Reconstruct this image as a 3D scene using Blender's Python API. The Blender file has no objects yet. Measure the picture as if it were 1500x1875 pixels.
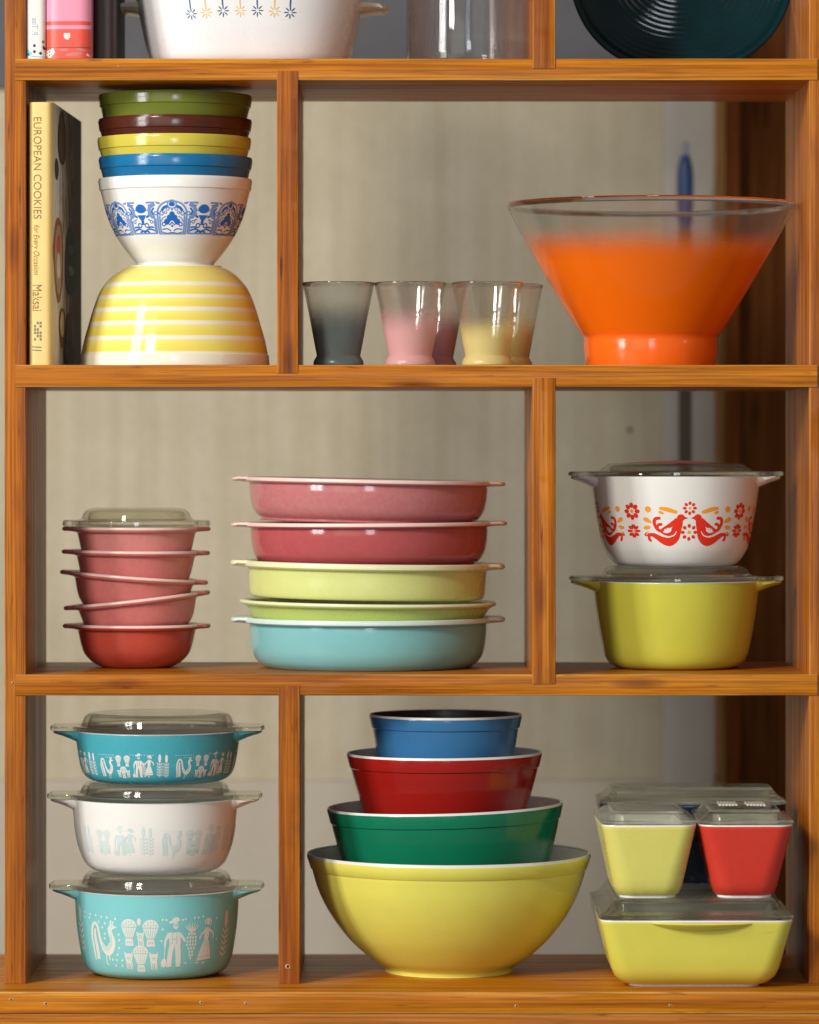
import bpy, math, random
from math import sin, cos, pi, radians
from mathutils import Vector
from mathutils.geometry import tessellate_polygon

SC = bpy.context.scene
COL = SC.collection
random.seed(11)

# ------------------------------------------------------------------ camera
cd = bpy.data.cameras.new('camera')
cam = bpy.data.objects.new('camera', cd)
COL.objects.link(cam)
cam.location = (0, -4, 0)
cam.rotation_euler = (pi / 2, 0, 0)
cd.sensor_fit = 'HORIZONTAL'
cd.sensor_width = 36
cd.lens = 192
cd.shift_x = 0.02333
cd.shift_y = -0.067
cd.clip_end = 60
cd.dof.use_dof = True
cd.dof.focus_distance = 4.03
cd.dof.aperture_fstop = 5.0
SC.camera = cam

# ------------------------------------------------------------------ world and lamps
W = bpy.data.worlds.new('World')
SC.world = W
W.use_nodes = True
W.node_tree.nodes['Background'].inputs[0].default_value = (1.0, 0.94, 0.86, 1)
W.node_tree.nodes['Background'].inputs[1].default_value = 0.15
SC.view_settings.view_transform = 'Standard'
SC.view_settings.look = 'None'
SC.view_settings.exposure = 0.12
SC.view_settings.gamma = 1
SC.cycles.max_bounces = 14
SC.cycles.transmission_bounces = 14
SC.cycles.transparent_max_bounces = 14
SC.cycles.sample_clamp_indirect = 4.0
SC.cycles.blur_glossy = 0.4
SC.cycles.use_denoising = True


def area(name, loc, target, sx, sy, power, color, level=True):
    ld = bpy.data.lights.new(name, 'AREA')
    ld.shape = 'RECTANGLE'
    ld.size, ld.size_y = sx, sy
    ld.energy = power
    ld.color = color
    o = bpy.data.objects.new(name, ld)
    COL.objects.link(o)
    o.location = loc
    d = Vector(target) - Vector(loc)
    if level:
        d.z = 0
    o.rotation_euler = d.to_track_quat('-Z', 'Y').to_euler()
    return o


# tall paned window to the left of the camera
WAZ = radians(52)
wc = Vector((-2.75 * sin(WAZ), -2.75 * cos(WAZ), 0))
wside = Vector((cos(WAZ), -sin(WAZ), 0))
for i, off in enumerate((-0.15, 0.15)):
    for z in (0.1, 0.66, 1.22, 1.78):
        area('window_pane_light', wc + wside * off + Vector((0, 0, z)), (0, 0, 0), 0.24, 0.48, 7.2, (0.98, 0.97, 0.95))
# far small window behind the camera
for off in (-0.2, 0.2):
    for z in (-0.1, 0.4):
        area('far_window_light', (0.1 + off, -5.6, z), (0, 0, 0), 0.36, 0.46, 6.0, (0.86, 0.92, 1.0))

# broad bounce from the bright side of the room, and a weak warm lamp on the right
KA, KE = radians(32), radians(25)
area('main_room_light', (-4.2 * cos(KE) * sin(KA), -4.2 * cos(KE) * cos(KA), 4.2 * sin(KE)), (0, 0, 0), 0.55, 0.75, 98.0, (1.0, 0.935, 0.83), False)
area('room_bounce_light', (-1.7, -4.4, 0.6), (0, 0, 0), 2.2, 2.2, 16.0, (1.0, 0.94, 0.85))
area('right_lamp_light', (2.6, -1.3, 0.7), (0, 0, 0), 0.25, 0.9, 4.0, (1.0, 0.86, 0.66))

# ------------------------------------------------------------------ helpers
F = 8000.0
CX, CY = 715.0, 837.0


def sca(y):
    return (4.0 + y) / F


def X(px, y=0.0):
    return (px - CX) * sca(y)


def Z(py, y=0.0):
    return (CY - py) * sca(y)


def lin(c):
    c = c / 255.0
    return c / 12.92 if c <= 0.04045 else ((c + 0.055) / 1.055) ** 2.4


def C(r, g, b, k=1.0):
    return (lin(r) * k, lin(g) * k, lin(b) * k, 1)


def N(nt, typ, **kw):
    n = nt.nodes.new(typ)
    for k, v in kw.items():
        setattr(n, k, v)
    return n


def newmat(name):
    m = bpy.data.materials.new(name)
    m.use_nodes = True
    nt = m.node_tree
    return m, nt, nt.nodes['Principled BSDF']


def ramp(nt, stops, fac=None):
    r = N(nt, 'ShaderNodeValToRGB')
    e = r.color_ramp.elements
    while len(e) < len(stops):
        e.new(0.5)
    for el, (p, c) in zip(e, stops):
        el.position = p
        el.color = c if len(c) == 4 else (*c, 1)
    if fac is not None:
        nt.links.new(fac, r.inputs[0])
    return r


def noise(nt, vec, scale, detail=3, rough=0.55, dist=0.0):
    n = N(nt, 'ShaderNodeTexNoise')
    n.inputs['Scale'].default_value = scale
    n.inputs['Detail'].default_value = detail
    n.inputs['Roughness'].default_value = rough
    n.inputs['Distortion'].default_value = dist
    nt.links.new(vec, n.inputs['Vector'])
    return n.outputs['Fac']


def mixc(nt, a, b, fac, mode='MIX'):
    m = N(nt, 'ShaderNodeMix', data_type='RGBA', blend_type=mode)
    for sock, v in ((m.inputs[0], fac), (m.inputs[6], a), (m.inputs[7], b)):
        if hasattr(v, 'default_value') and hasattr(v, 'is_output'):
            nt.links.new(v, sock)
        else:
            sock.default_value = v
    return m.outputs[2]


def bump(nt, b, h, strength, dist=0.001):
    n = N(nt, 'ShaderNodeBump')
    n.inputs['Strength'].default_value = strength
    n.inputs['Distance'].default_value = dist
    nt.links.new(h, n.inputs['Height'])
    nt.links.new(n.outputs[0], b.inputs['Normal'])


def enamel(name, col, rough=0.2, mott=0.035, dust=0.0, spec=0.5, scuff=0.05):
    """fired colour on opal glass: slightly uneven colour and gloss, faint scuffs"""
    m, nt, b = newmat(name)
    tc = N(nt, 'ShaderNodeTexCoord')
    f = noise(nt, tc.outputs['Object'], 22, 5, 0.6)
    d = tuple(c * (1 - mott) for c in col[:3]) + (1,)
    l = tuple(min(1, c * (1 + mott)) for c in col[:3]) + (1,)
    r = ramp(nt, [(0.3, d), (0.7, l)], f)
    out = r.outputs[0]
    if dust:
        f2 = noise(nt, tc.outputs['Object'], 190, 6, 0.8, 0.2)
        r2 = ramp(nt, [(0.25, (dust * .25,) * 3), (0.8, (dust * .8,) * 3)], f2)
        out = mixc(nt, out, C(228, 186, 182), r2.outputs[0])
    f3 = noise(nt, tc.outputs['Object'], 120, 4, 0.7)
    r3 = ramp(nt, [(0.4, (rough, rough, rough)), (0.8, (rough + scuff * 3, rough + scuff * 3, rough + scuff * 3))], f3)
    nt.links.new(r3.outputs[0], b.inputs['Roughness'])
    nt.links.new(out, b.inputs['Base Color'])
    b.inputs['Specular IOR Level'].default_value = spec
    sm = N(nt, 'ShaderNodeMapping')
    sm.inputs['Rotation'].default_value = (0.5, 0.9, 0.35)
    sm.inputs['Scale'].default_value = (30, 900, 60)
    nt.links.new(tc.outputs['Object'], sm.inputs[0])
    fs = noise(nt, sm.outputs[0], 1.0, 2, 0.6, 0.4)
    rs = ramp(nt, [(0.70, (1, 1, 1)), (0.80, (0.90, 0.89, 0.88))], fs)
    nt.links.new(mixc(nt, out, rs.outputs[0], 1.0, 'MULTIPLY'), b.inputs['Base Color'])
    f4 = noise(nt, tc.outputs['Object'], 35, 2, 0.5)
    bump(nt, b, f4, 0.12, 0.0006)
    return m


def plain(name, col, rough=0.5, spec=0.5, mott=0.06):
    return enamel(name, col, rough, mott, 0, spec, 0.02)


def glass(name, tint=(1, 1, 1, 1), rough=0.0, ior=1.47, thin=0.92, edge=(0.90, 0.92, 0.88, 1), haze=0.0):
    """kitchen glass: part see-through sheet, part refracting solid, darker where seen edge-on"""
    m, nt, b = newmat(name)
    b.inputs['Base Color'].default_value = tint
    b.inputs['Roughness'].default_value = rough
    b.inputs['IOR'].default_value = ior
    b.inputs['Transmission Weight'].default_value = 1
    tc = N(nt, 'ShaderNodeTexCoord')
    f = noise(nt, tc.outputs['Object'], 30, 2, 0.5)
    bump(nt, b, f, 0.04, 0.0006)
    lw = N(nt, 'ShaderNodeLayerWeight')
    lw.inputs['Blend'].default_value = 0.5
    pw = N(nt, 'ShaderNodeMath', operation='POWER')
    nt.links.new(lw.outputs['Facing'], pw.inputs[0])
    pw.inputs[1].default_value = 4.5
    tr = N(nt, 'ShaderNodeBsdfTransparent')
    nt.links.new(mixc(nt, tint, edge, pw.outputs[0]), tr.inputs[0])
    gl = N(nt, 'ShaderNodeBsdfGlossy')
    gl.inputs['Roughness'].default_value = rough
    ma = N(nt, 'ShaderNodeMath', operation='MULTIPLY_ADD')
    nt.links.new(pw.outputs[0], ma.inputs[0])
    ma.inputs[1].default_value = 0.85
    ma.inputs[2].default_value = 0.04
    m1 = N(nt, 'ShaderNodeMixShader')
    nt.links.new(ma.outputs[0], m1.inputs[0])
    nt.links.new(tr.outputs[0], m1.inputs[1])
    nt.links.new(gl.outputs[0], m1.inputs[2])
    m2 = N(nt, 'ShaderNodeMixShader')
    m2.inputs[0].default_value = thin
    nt.links.new(b.outputs[0], m2.inputs[1])
    nt.links.new(m1.outputs[0], m2.inputs[2])
    out = m2.outputs[0]
    if haze:
        df_ = N(nt, 'ShaderNodeBsdfDiffuse')
        df_.inputs[0].default_value = (0.75, 0.76, 0.68, 1)
        m3 = N(nt, 'ShaderNodeMixShader')
        m3.inputs[0].default_value = haze
        nt.links.new(out, m3.inputs[1])
        nt.links.new(df_.outputs[0], m3.inputs[2])
        out = m3.outputs[0]
    nt.links.new(out, nt.nodes['Material Output'].inputs[0])
    return m


def coated(name, col, z0, z1, top_amount=0.0, rough=0.3, trans=0.3, thin=0.94):
    """clear glass whose colour coat fades out upwards between z0 and z1 (object space)"""
    m = glass(name, (1, 1, 1, 1), thin=thin, haze=0.0)
    nt = m.node_tree
    out = nt.nodes['Material Output']
    base = out.inputs[0].links[0].from_socket
    tc = N(nt, 'ShaderNodeTexCoord')
    sx = N(nt, 'ShaderNodeSeparateXYZ')
    nt.links.new(tc.outputs['Object'], sx.inputs[0])
    f = noise(nt, tc.outputs['Object'], 25, 3, 0.6)
    ad = N(nt, 'ShaderNodeMath', operation='MULTIPLY_ADD')
    nt.links.new(f, ad.inputs[0])
    ad.inputs[1].default_value = (z1 - z0) * 0.25
    nt.links.new(sx.outputs[2], ad.inputs[2])
    mr = N(nt, 'ShaderNodeMapRange')
    mr.interpolation_type = 'SMOOTHSTEP'
    mr.inputs['From Min'].default_value = z0 + (z1 - z0) * 0.12
    mr.inputs['From Max'].default_value = z1 + (z1 - z0) * 0.12
    mr.inputs['To Min'].default_value = 1.0
    mr.inputs['To Max'].default_value = top_amount
    nt.links.new(ad.outputs[0], mr.inputs['Value'])
    p = N(nt, 'ShaderNodeBsdfPrincipled')
    p.inputs['Base Color'].default_value = col
    p.inputs['Roughness'].default_value = rough
    t = N(nt, 'ShaderNodeBsdfTranslucent')
    t.inputs[0].default_value = col
    mx = N(nt, 'ShaderNodeMixShader')
    mx.inputs[0].default_value = trans
    nt.links.new(p.outputs[0], mx.inputs[1])
    nt.links.new(t.outputs[0], mx.inputs[2])
    m2 = N(nt, 'ShaderNodeMixShader')
    nt.links.new(mr.outputs[0], m2.inputs[0])
    nt.links.new(base, m2.inputs[1])
    nt.links.new(mx.outputs[0], m2.inputs[2])
    nt.links.new(m2.outputs[0], out.inputs[0])
    return m


def wood(name, axis, dark, mid, light, stain, stain_amt=0.5, rough=0.42, coat=0.10, spec=0.14):
    m, nt, b = newmat(name)
    tc = N(nt, 'ShaderNodeTexCoord')
    oi = N(nt, 'ShaderNodeObjectInfo')
    mu = N(nt, 'ShaderNodeVectorMath', operation='SCALE')
    cm = N(nt, 'ShaderNodeCombineXYZ')
    for i in range(3):
        nt.links.new(oi.outputs['Random'], cm.inputs[i])
    nt.links.new(cm.outputs[0], mu.inputs[0])
    mu.inputs['Scale'].default_value = 7.3
    ad = N(nt, 'ShaderNodeVectorMath', operation='ADD')
    nt.links.new(tc.outputs['Object'], ad.inputs[0])
    nt.links.new(mu.outputs[0], ad.inputs[1])

    def mp(along, across):
        q = N(nt, 'ShaderNodeMapping')
        s = [across] * 3
        s[axis] = along
        q.inputs['Scale'].default_value = s
        nt.links.new(ad.outputs[0], q.inputs['Vector'])
        return q.outputs[0]
    g = noise(nt, mp(2.2, 95), 1.0, 5, 0.62, 0.35)
    r = ramp(nt, [(0.28, dark), (0.5, mid), (0.72, light)], g)
    fine = noise(nt, mp(7, 520), 1.0, 3, 0.65, 0.15)
    r2 = ramp(nt, [(0.35, (0.58, 0.52, 0.45)), (0.6, (1.08, 1.08, 1.07))], fine)
    out = mixc(nt, r.outputs[0], r2.outputs[0], 1.0, 'MULTIPLY')
    st = noise(nt, mp(3.0, 22), 1.0, 4, 0.65, 0.6)
    r3 = ramp(nt, [(0.5, (0, 0, 0)), (0.72, (stain_amt,) * 3)], st)
    out = mixc(nt, out, stain, r3.outputs[0])
    dk = noise(nt, mp(26, 330), 1.0, 2, 0.5, 0.2)
    r4 = ramp(nt, [(0.66, (1, 1, 1)), (0.78, (0.45, 0.36, 0.34))], dk)
    out = mixc(nt, out, r4.outputs[0], 1.0, 'MULTIPLY')
    vo = N(nt, 'ShaderNodeTexVoronoi')
    vo.inputs['Scale'].default_value = 1.0
    nt.links.new(mp(5.5, 26), vo.inputs['Vector'])
    rk = ramp(nt, [(0.05, (0.30, 0.20, 0.15)), (0.11, (0.62, 0.50, 0.42)), (0.17, (1, 1, 1))], vo.outputs['Distance'])
    out = mixc(nt, out, rk.outputs[0], 0.75, 'MULTIPLY')
    rv = ramp(nt, [(0.0, (0.86, 0.82, 0.78)), (0.5, (1, 1, 1)), (1.0, (1.08, 1.12, 1.1))], oi.outputs['Random'])
    out = mixc(nt, out, rv.outputs[0], 1.0, 'MULTIPLY')
    nt.links.new(out, b.inputs['Base Color'])
    r5 = ramp(nt, [(0.3, (rough + .12,) * 3), (0.7, (rough - .06,) * 3)], g)
    nt.links.new(r5.outputs[0], b.inputs['Roughness'])
    b.inputs['Specular IOR Level'].default_value = spec
    b.inputs['Coat Weight'].default_value = coat
    b.inputs['Coat Roughness'].default_value = 0.22
    bump(nt, b, fine, 0.10, 0.0004)
    return m


# ---- objects
def tag(o, label=None, cat=None, group=None, kind=None):
    if label:
        o['label'] = label
    if cat:
        o['category'] = cat
    if group:
        o['group'] = group
    if kind:
        o['kind'] = kind
    return o


def thing(name, loc, label, cat, group=None, rot=(0, 0, 0)):
    o = bpy.data.objects.new(name, None)
    o.empty_display_size = 0.02
    COL.objects.link(o)
    o.location = loc
    o.rotation_euler = rot
    return tag(o, label, cat, group)


def mesh_obj(name, verts, faces, mats, parent=None, midx=None, smooth=True, angle=34, loc=(0, 0, 0)):
    me = bpy.data.meshes.new(name)
    me.from_pydata([tuple(v) for v in verts], [], faces)
    for m in (mats if isinstance(mats, (list, tuple)) else [mats]):
        me.materials.append(m)
    if midx:
        me.polygons.foreach_set('material_index', midx)
    if smooth:
        me.shade_smooth()
        me.set_sharp_from_angle(angle=radians(angle))
    me.update()
    o = bpy.data.objects.new(name, me)
    COL.objects.link(o)
    o.location = loc
    if parent:
        o.parent = parent
    return o


def catmull(pts, sub=5):
    if len(pts) < 3:
        return list(pts)
    out = []
    n = len(pts)
    for i in range(n - 1):
        p0 = pts[max(0, i - 1)]
        p1, p2 = pts[i], pts[i + 1]
        p3 = pts[min(n - 1, i + 2)]
        for k in range(sub):
            t = k / sub
            out.append(tuple(0.5 * ((2 * b) + (-a + c) * t + (2 * a - 5 * b + 4 * c - d) * t * t + (-a + 3 * b - 3 * c + d) * t ** 3)
                             for a, b, c, d in zip(p0, p1, p2, p3)))
    out.append(tuple(pts[-1]))
    return out


def lathe(name, prof, mats, parent, seg_mat=None, n=112, rf=None, closed=False, angle=34, sq=None):
    """prof: (r, z[, flag]) in metres; rf(theta, r, flag) -> r ; seg_mat: material per segment"""
    verts, rings = [], []
    for p in prof:
        r, z = p[0], p[1]
        fl = p[2] if len(p) > 2 else 0
        if r < 1e-6:
            rings.append([len(verts)])
            verts.append((0, 0, z))
        else:
            ring = []
            for k in range(n):
                a = 2 * pi * k / n
                rr = rf(a, r, fl) if rf else r
                if sq:
                    rr = rr / ((abs(sin(a)) ** sq + abs(cos(a)) ** sq) ** (1 / sq))
                ring.append(len(verts))
                verts.append((rr * sin(a), -rr * cos(a), z))
            rings.append(ring)
    faces, mi = [], []
    segs = list(range(len(rings) - 1)) + ([len(rings) - 1] if closed else [])
    for s in segs:
        A, B = rings[s], rings[(s + 1) % len(rings)]
        for k in range(n):
            k2 = (k + 1) % n
            if len(A) == 1 and len(B) == 1:
                continue
            if len(A) == 1:
                f = (A[0], B[k2], B[k])
            elif len(B) == 1:
                f = (A[k], A[k2], B[0])
            else:
                f = (A[k], A[k2], B[k2], B[k])
            faces.append(f)
            mi.append(seg_mat[s] if seg_mat else 0)
    return mesh_obj(name, verts, faces, mats, parent, mi, True, angle)


def rbox(name, x0, x1, y0, y1, z0, z1, axis, mat, parent, bev=0.0010, steps=24, jit=0.00007, ploc=(0, 0, 0)):
    """plank with eased, slightly wandering edges; axis = length axis"""
    c = Vector(((x0 + x1) / 2, (y0 + y1) / 2, (z0 + z1) / 2))
    h = [(x1 - x0) / 2, (y1 - y0) / 2, (z1 - z0) / 2]
    o1, o2 = [i for i in range(3) if i != axis]
    sec = []
    for sx, sy, a0 in ((1, 1, 0), (-1, 1, 90), (-1, -1, 180), (1, -1, 270)):
        for k in range(4):
            a = radians(a0 + 30 * k)
            sec.append((sx * (h[o1] - bev) + bev * cos(a), sy * (h[o2] - bev) + bev * sin(a)))
    verts, faces = [], []
    m = len(sec)
    ph = random.random() * 9
    for i in range(steps + 1):
        t = -1 + 2 * i / steps
        for j, (u, v) in enumerate(sec):
            p = [0, 0, 0]
            p[axis] = t * h[axis]
            q = j // 4
            p[o1] = u + jit * (sin(i * 1.7 + q * 2 + ph) + 0.6 * random.uniform(-1, 1))
            p[o2] = v + jit * (sin(i * 1.1 + q * 3 + ph) + 0.6 * random.uniform(-1, 1))
            verts.append(p)
    flip = axis == 1
    for i in range(steps):
        for j in range(m):
            f = (i * m + j, i * m + (j + 1) % m, (i + 1) * m + (j + 1) % m, (i + 1) * m + j)
            faces.append(f[::-1] if not flip else f)
    e1, e2 = tuple(range(m)), tuple(range(steps * m, steps * m + m))
    faces += [e1 if not flip else e1[::-1], e2[::-1] if not flip else e2]
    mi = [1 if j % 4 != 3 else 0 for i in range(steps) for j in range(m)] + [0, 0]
    return mesh_obj(name, verts, faces, [mat, WORN_LIT[mat.name]], parent, mi, True, 18, loc=c - Vector(ploc))


def boxv(x0, x1, y0, y1, z0, z1):
    v = [(x, y, z) for x in (x0, x1) for y in (y0, y1) for z in (z0, z1)]
    f = [(0, 1, 3, 2), (4, 6, 7, 5), (0, 4, 5, 1), (2, 3, 7, 6), (0, 2, 6, 4), (1, 5, 7, 3)]
    return v, f


def tab_handle(name, r0, tip, hw0, hw1, ztop, dz_tip, bot0, bot1, s, side, mats, parent, rise=0.0, power=1.5, two=True):
    """shelf-like tab handle sticking out of a dish to one side; px units times s"""
    nd, nw = 12, 13
    verts, faces, mi = [], [], []
    for i in range(nd + 1):
        t = i / nd
        for top in (1, 0):
            for j in range(nw):
                w = -1 + 2 * j / (nw - 1)
                hw = hw0 + (hw1 - hw0) * t
                d = r0 + (tip - r0) * t
                x = d - (1 - cos(w * 0.55)) * 40 * (1 if t < 0.5 else 1) - (abs(w) ** 5) * 5 * t
                zt = ztop + rise * t - dz_tip * t * t
                th = bot1 + (bot0 - bot1) * (1 - t) ** power
                edge = 1 - 0.55 * abs(w) ** 6
                if i == nd:
                    mid = zt - th / 2
                    z = mid + (0.22 if top else -0.22) * th * edge
                    x += 0.8
                else:
                    z = zt if top else zt - th * edge
                verts.append((side * x * s, w * hw * s, z * s))
    row = 2 * nw
    for i in range(nd):
        a, b = i * row, (i + 1) * row
        for j in range(nw - 1):
            faces.append((a + j, b + j, b + j + 1, a + j + 1)); mi.append(1 if two and i < nd - 1 else 0)
            faces.append((a + nw + j, a + nw + j + 1, b + nw + j + 1, b + nw + j)); mi.append(0)
        faces.append((a, a + nw, b + nw, b)); mi.append(0)
        faces.append((a + nw - 1, b + nw - 1, b + row - 1, a + row - 1)); mi.append(0)
    b = nd * row
    for j in range(nw - 1):
        faces.append((b + j, b + nw + j, b + nw + j + 1, b + j + 1)); mi.append(0)
    faces.append(tuple(range(nw)) + tuple(range(2 * nw - 1, nw - 1, -1))); mi.append(0)
    if side < 0:
        faces = [f[::-1] for f in faces]
    return mesh_obj(name, verts, faces, mats, parent, mi, True, 50)


# ---- flat printed artwork laid on the glaze
class Art:
    wk = 1.0

    def __init__(s):
        s.shapes = []

    def poly(s, pts, c=0):
        s.shapes.append((list(pts), c))

    def ell(s, cx, cy, rx, ry, rot=0, c=0, n=14):
        cr, sr = cos(radians(rot)), sin(radians(rot))
        s.poly([(cx + rx * cos(a) * cr - ry * sin(a) * sr, cy + rx * cos(a) * sr + ry * sin(a) * cr)
                for a in [2 * pi * k / n for k in range(n)]], c)

    def stroke(s, pts, c=0, sub=5, w=None):
        if w:
            pts = [(p[0], p[1], w) for p in pts]
        q = catmull(pts, sub) if len(pts) > 2 else pts
        L, R = [], []
        for i, (x, y, ww) in enumerate(q):
            x0, y0 = q[max(0, i - 1)][:2]
            x1, y1 = q[min(len(q) - 1, i + 1)][:2]
            dx, dy = x1 - x0, y1 - y0
            l = math.hypot(dx, dy) or 1
            nx, ny = -dy / l * ww * s.wk / 2, dx / l * ww * s.wk / 2
            L.append((x + nx, y + ny)); R.append((x - nx, y - ny))
        for i in range(len(q) - 1):
            s.shapes.append(([L[i], L[i + 1], R[i + 1], R[i]], c, 'q'))

    def ring(s, cx, cy, r, w, c=0, a0=0, a1=360, ry=None):
        n = max(6, int(abs(a1 - a0) / 18))
        s.stroke([(cx + r * cos(radians(a0 + (a1 - a0) * k / n)), cy + (ry or r) * sin(radians(a0 + (a1 - a0) * k / n)), w) for k in range(n + 1)], c, 1)

    def flower(s, cx, cy, rad, n, rx, ry, c=0, cc=None, cr=0):
        for k in range(n):
            a = 360 * k / n + 90
            s.ell(cx + rad * cos(radians(a)), cy + rad * sin(radians(a)), rx, ry, a, c, 10)
        if cc is not None:
            s.ell(cx, cy, cr, cr, 0, cc, 10)

    def add(s, other, ox, oy, k=1.0, mirror=False, cmap=None):
        m = -1 if mirror else 1
        for sh in other.shapes:
            pts = [(ox + m * x * k, oy + y * k) for x, y in sh[0]]
            s.shapes.append((pts, cmap[sh[1]] if cmap else sh[1]) + tuple(sh[2:]))


def tri_fan(art, maxlen):
    """triangles (three 2D points, colour, layer) no edge longer than maxlen"""
    res = []
    lay = 0
    for sh in art.shapes:
        pts, c = sh[0], sh[1]
        lay += 1
        if len(pts) == 3:
            tr = [(0, 1, 2)]
        elif len(sh) > 2:
            tr = [(0, 1, 2), (0, 2, 3)]
        else:
            tr = tessellate_polygon([[Vector((x, y, 0)) for x, y in pts]])
        for t in tr:
            st = [tuple(pts[i] for i in t)]
            while st:
                a, b, d = st.pop()
                e = [(math.dist(a, b), 0), (math.dist(b, d), 1), (math.dist(d, a), 2)]
                L, k = max(e)
                if L > maxlen:
                    if k == 0:
                        m = ((a[0] + b[0]) / 2, (a[1] + b[1]) / 2); st += [(a, m, d), (m, b, d)]
                    elif k == 1:
                        m = ((d[0] + b[0]) / 2, (d[1] + b[1]) / 2); st += [(a, b, m), (a, m, d)]
                    else:
                        m = ((a[0] + d[0]) / 2, (a[1] + d[1]) / 2); st += [(a, b, m), (m, b, d)]
                else:
                    ar = (b[0] - a[0]) * (d[1] - a[1]) - (b[1] - a[1]) * (d[0] - a[0])
                    if abs(ar) > 1e-9:
                        res.append(((a, b, d) if ar < 0 else (a, d, b), c, lay))
    return res


def print_on(name, art, mats, parent, rad_of_z, R0, zmap, s, off=0.00010, maxlen=6.0, sq=None):
    """wrap art (px: u right, v down) round a dish; zmap(v)->local z, rad_of_z(z)->radius"""
    verts, faces, mi = [], [], []
    nl = max(1, len(art.shapes))
    for tri, c, lay in tri_fan(art, maxlen):
        i = len(verts)
        for u, v in tri:
            z = zmap(v)
            r = rad_of_z(z)
            a = u / R0
            if sq:
                r = r / ((abs(sin(a)) ** sq + abs(cos(a)) ** sq) ** (1 / sq))
            r += off + 0.00012 * lay / nl
            verts.append((r * sin(a), -r * cos(a), z))
        faces.append((i, i + 1, i + 2))
        mi.append(c)
    return mesh_obj(name, verts, faces, mats, parent, mi, False)


def interp(prof):
    pr = sorted([(z, r) for r, z in [(p[0], p[1]) for p in prof]])

    def f(z):
        if z <= pr[0][0]:
            return pr[0][1]
        for (z0, r0), (z1, r1) in zip(pr, pr[1:]):
            if z <= z1:
                return r0 + (r1 - r0) * (z - z0) / max(1e-9, z1 - z0)
        return pr[-1][1]
    return f


# ------------------------------------------------------------------ materials
OR_D, OR_M, OR_L = (0.22, 0.056, 0.003, 1), (0.49, 0.160, 0.006, 1), (0.62, 0.245, 0.012, 1)
wood_h = wood('orange_pine_along', 0, OR_D, OR_M, OR_L, (0.34, 0.098, 0.010, 1), 0.6)
wood_v = wood('orange_pine_upright', 2, (0.19, 0.040, 0.003, 1), (0.46, 0.138, 0.006, 1), (0.59, 0.222, 0.013, 1), (0.17, 0.044, 0.020, 1), 0.85)
WORN_LIT = {'orange_pine_along': wood('worn_lit_edge_along', 0, (0.30, 0.10, 0.012, 1), (0.55, 0.25, 0.05, 1), (0.72, 0.45, 0.17, 1), (0.25, 0.08, 0.02, 1), 0.7),  # worn bevel wood, with the edge highlight painted in as paler colour
        'orange_pine_upright': wood('worn_lit_edge_upright', 2, (0.24, 0.07, 0.010, 1), (0.50, 0.20, 0.04, 1), (0.70, 0.40, 0.15, 1), (0.2, 0.06, 0.02, 1), 0.7)}
milk = enamel('white_opal_glass', (0.80, 0.79, 0.76, 1), 0.14, 0.02)
milk_in = enamel('white_opal_inside', (0.74, 0.73, 0.69, 1), 0.3, 0.03)
clear = glass('clear_glass', (0.985, 0.99, 0.985, 1), thin=0.94)
rimglass = glass('thick_rim_glass', (0.80, 0.80, 0.77, 1), thin=0.12, edge=(0.55, 0.55, 0.52, 1))
brimglass = glass('lid_brim_glass', (0.93, 0.95, 0.91, 1), thin=0.30, edge=(0.70, 0.73, 0.66, 1))
lidglass = glass('lid_glass', (0.955, 0.965, 0.945, 1))
fridgelid = glass('dish_lid_glass', (0.93, 0.95, 0.90, 1), haze=0.01, thin=0.78)
greenlid = glass('greenish_lid_glass', (0.95, 0.96, 0.91, 1))

# ------------------------------------------------------------------ shelving unit
S1, S2, S3, S4 = 0.365, 0.0845, -0.199, -0.4825
DEP = 0.242
UL = (0.02, 0.12, -0.60)
unit = thing('shelving_unit', UL, 'orange stained pine shelving unit with staggered upright dividers and open back', 'shelf')
XL, XR = X(28), X(1497)
shelves = [(0.645, 0.6255), (S1, 0.3452), (S2, 0.0642), (S3, -0.2183)]
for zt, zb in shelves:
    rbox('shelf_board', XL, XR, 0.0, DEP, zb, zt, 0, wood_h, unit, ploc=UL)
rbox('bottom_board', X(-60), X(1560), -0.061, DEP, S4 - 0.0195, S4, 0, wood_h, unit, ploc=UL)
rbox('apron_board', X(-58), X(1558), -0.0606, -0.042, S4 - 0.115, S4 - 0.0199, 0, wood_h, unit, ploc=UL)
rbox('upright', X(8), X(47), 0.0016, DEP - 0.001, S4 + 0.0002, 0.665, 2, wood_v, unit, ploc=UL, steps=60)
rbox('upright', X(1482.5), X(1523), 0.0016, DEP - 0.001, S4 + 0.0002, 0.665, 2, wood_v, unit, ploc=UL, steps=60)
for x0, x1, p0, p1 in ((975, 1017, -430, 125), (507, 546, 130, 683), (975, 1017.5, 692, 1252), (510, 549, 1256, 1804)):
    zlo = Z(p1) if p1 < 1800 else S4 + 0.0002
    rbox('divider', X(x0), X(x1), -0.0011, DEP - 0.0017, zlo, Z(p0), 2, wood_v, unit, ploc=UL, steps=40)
nail_dark = plain('nail_hole_dark', (0.02, 0.012, 0.008, 1), 0.7)
nail_rim = plain('nail_raw_wood', (0.62, 0.42, 0.20, 1), 0.7)


def nail(px, py, y, r=0.0016):
    c = Vector((X(px, y), y, Z(py, y))) - Vector(UL)
    o = lathe('nail', [(0, 0.0002), (r * .62, 0.0003), (r * .66, 0.0006), (r, 0.0006), (r * 1.1, -0.0006)], [nail_dark, nail_rim], unit, [0, 1, 1, 1], n=14)
    o.location = c
    o.rotation_euler = (pi / 2, 0, 0.4)
    o.scale = (1, random.uniform(0.6, 0.9), 1)


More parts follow.
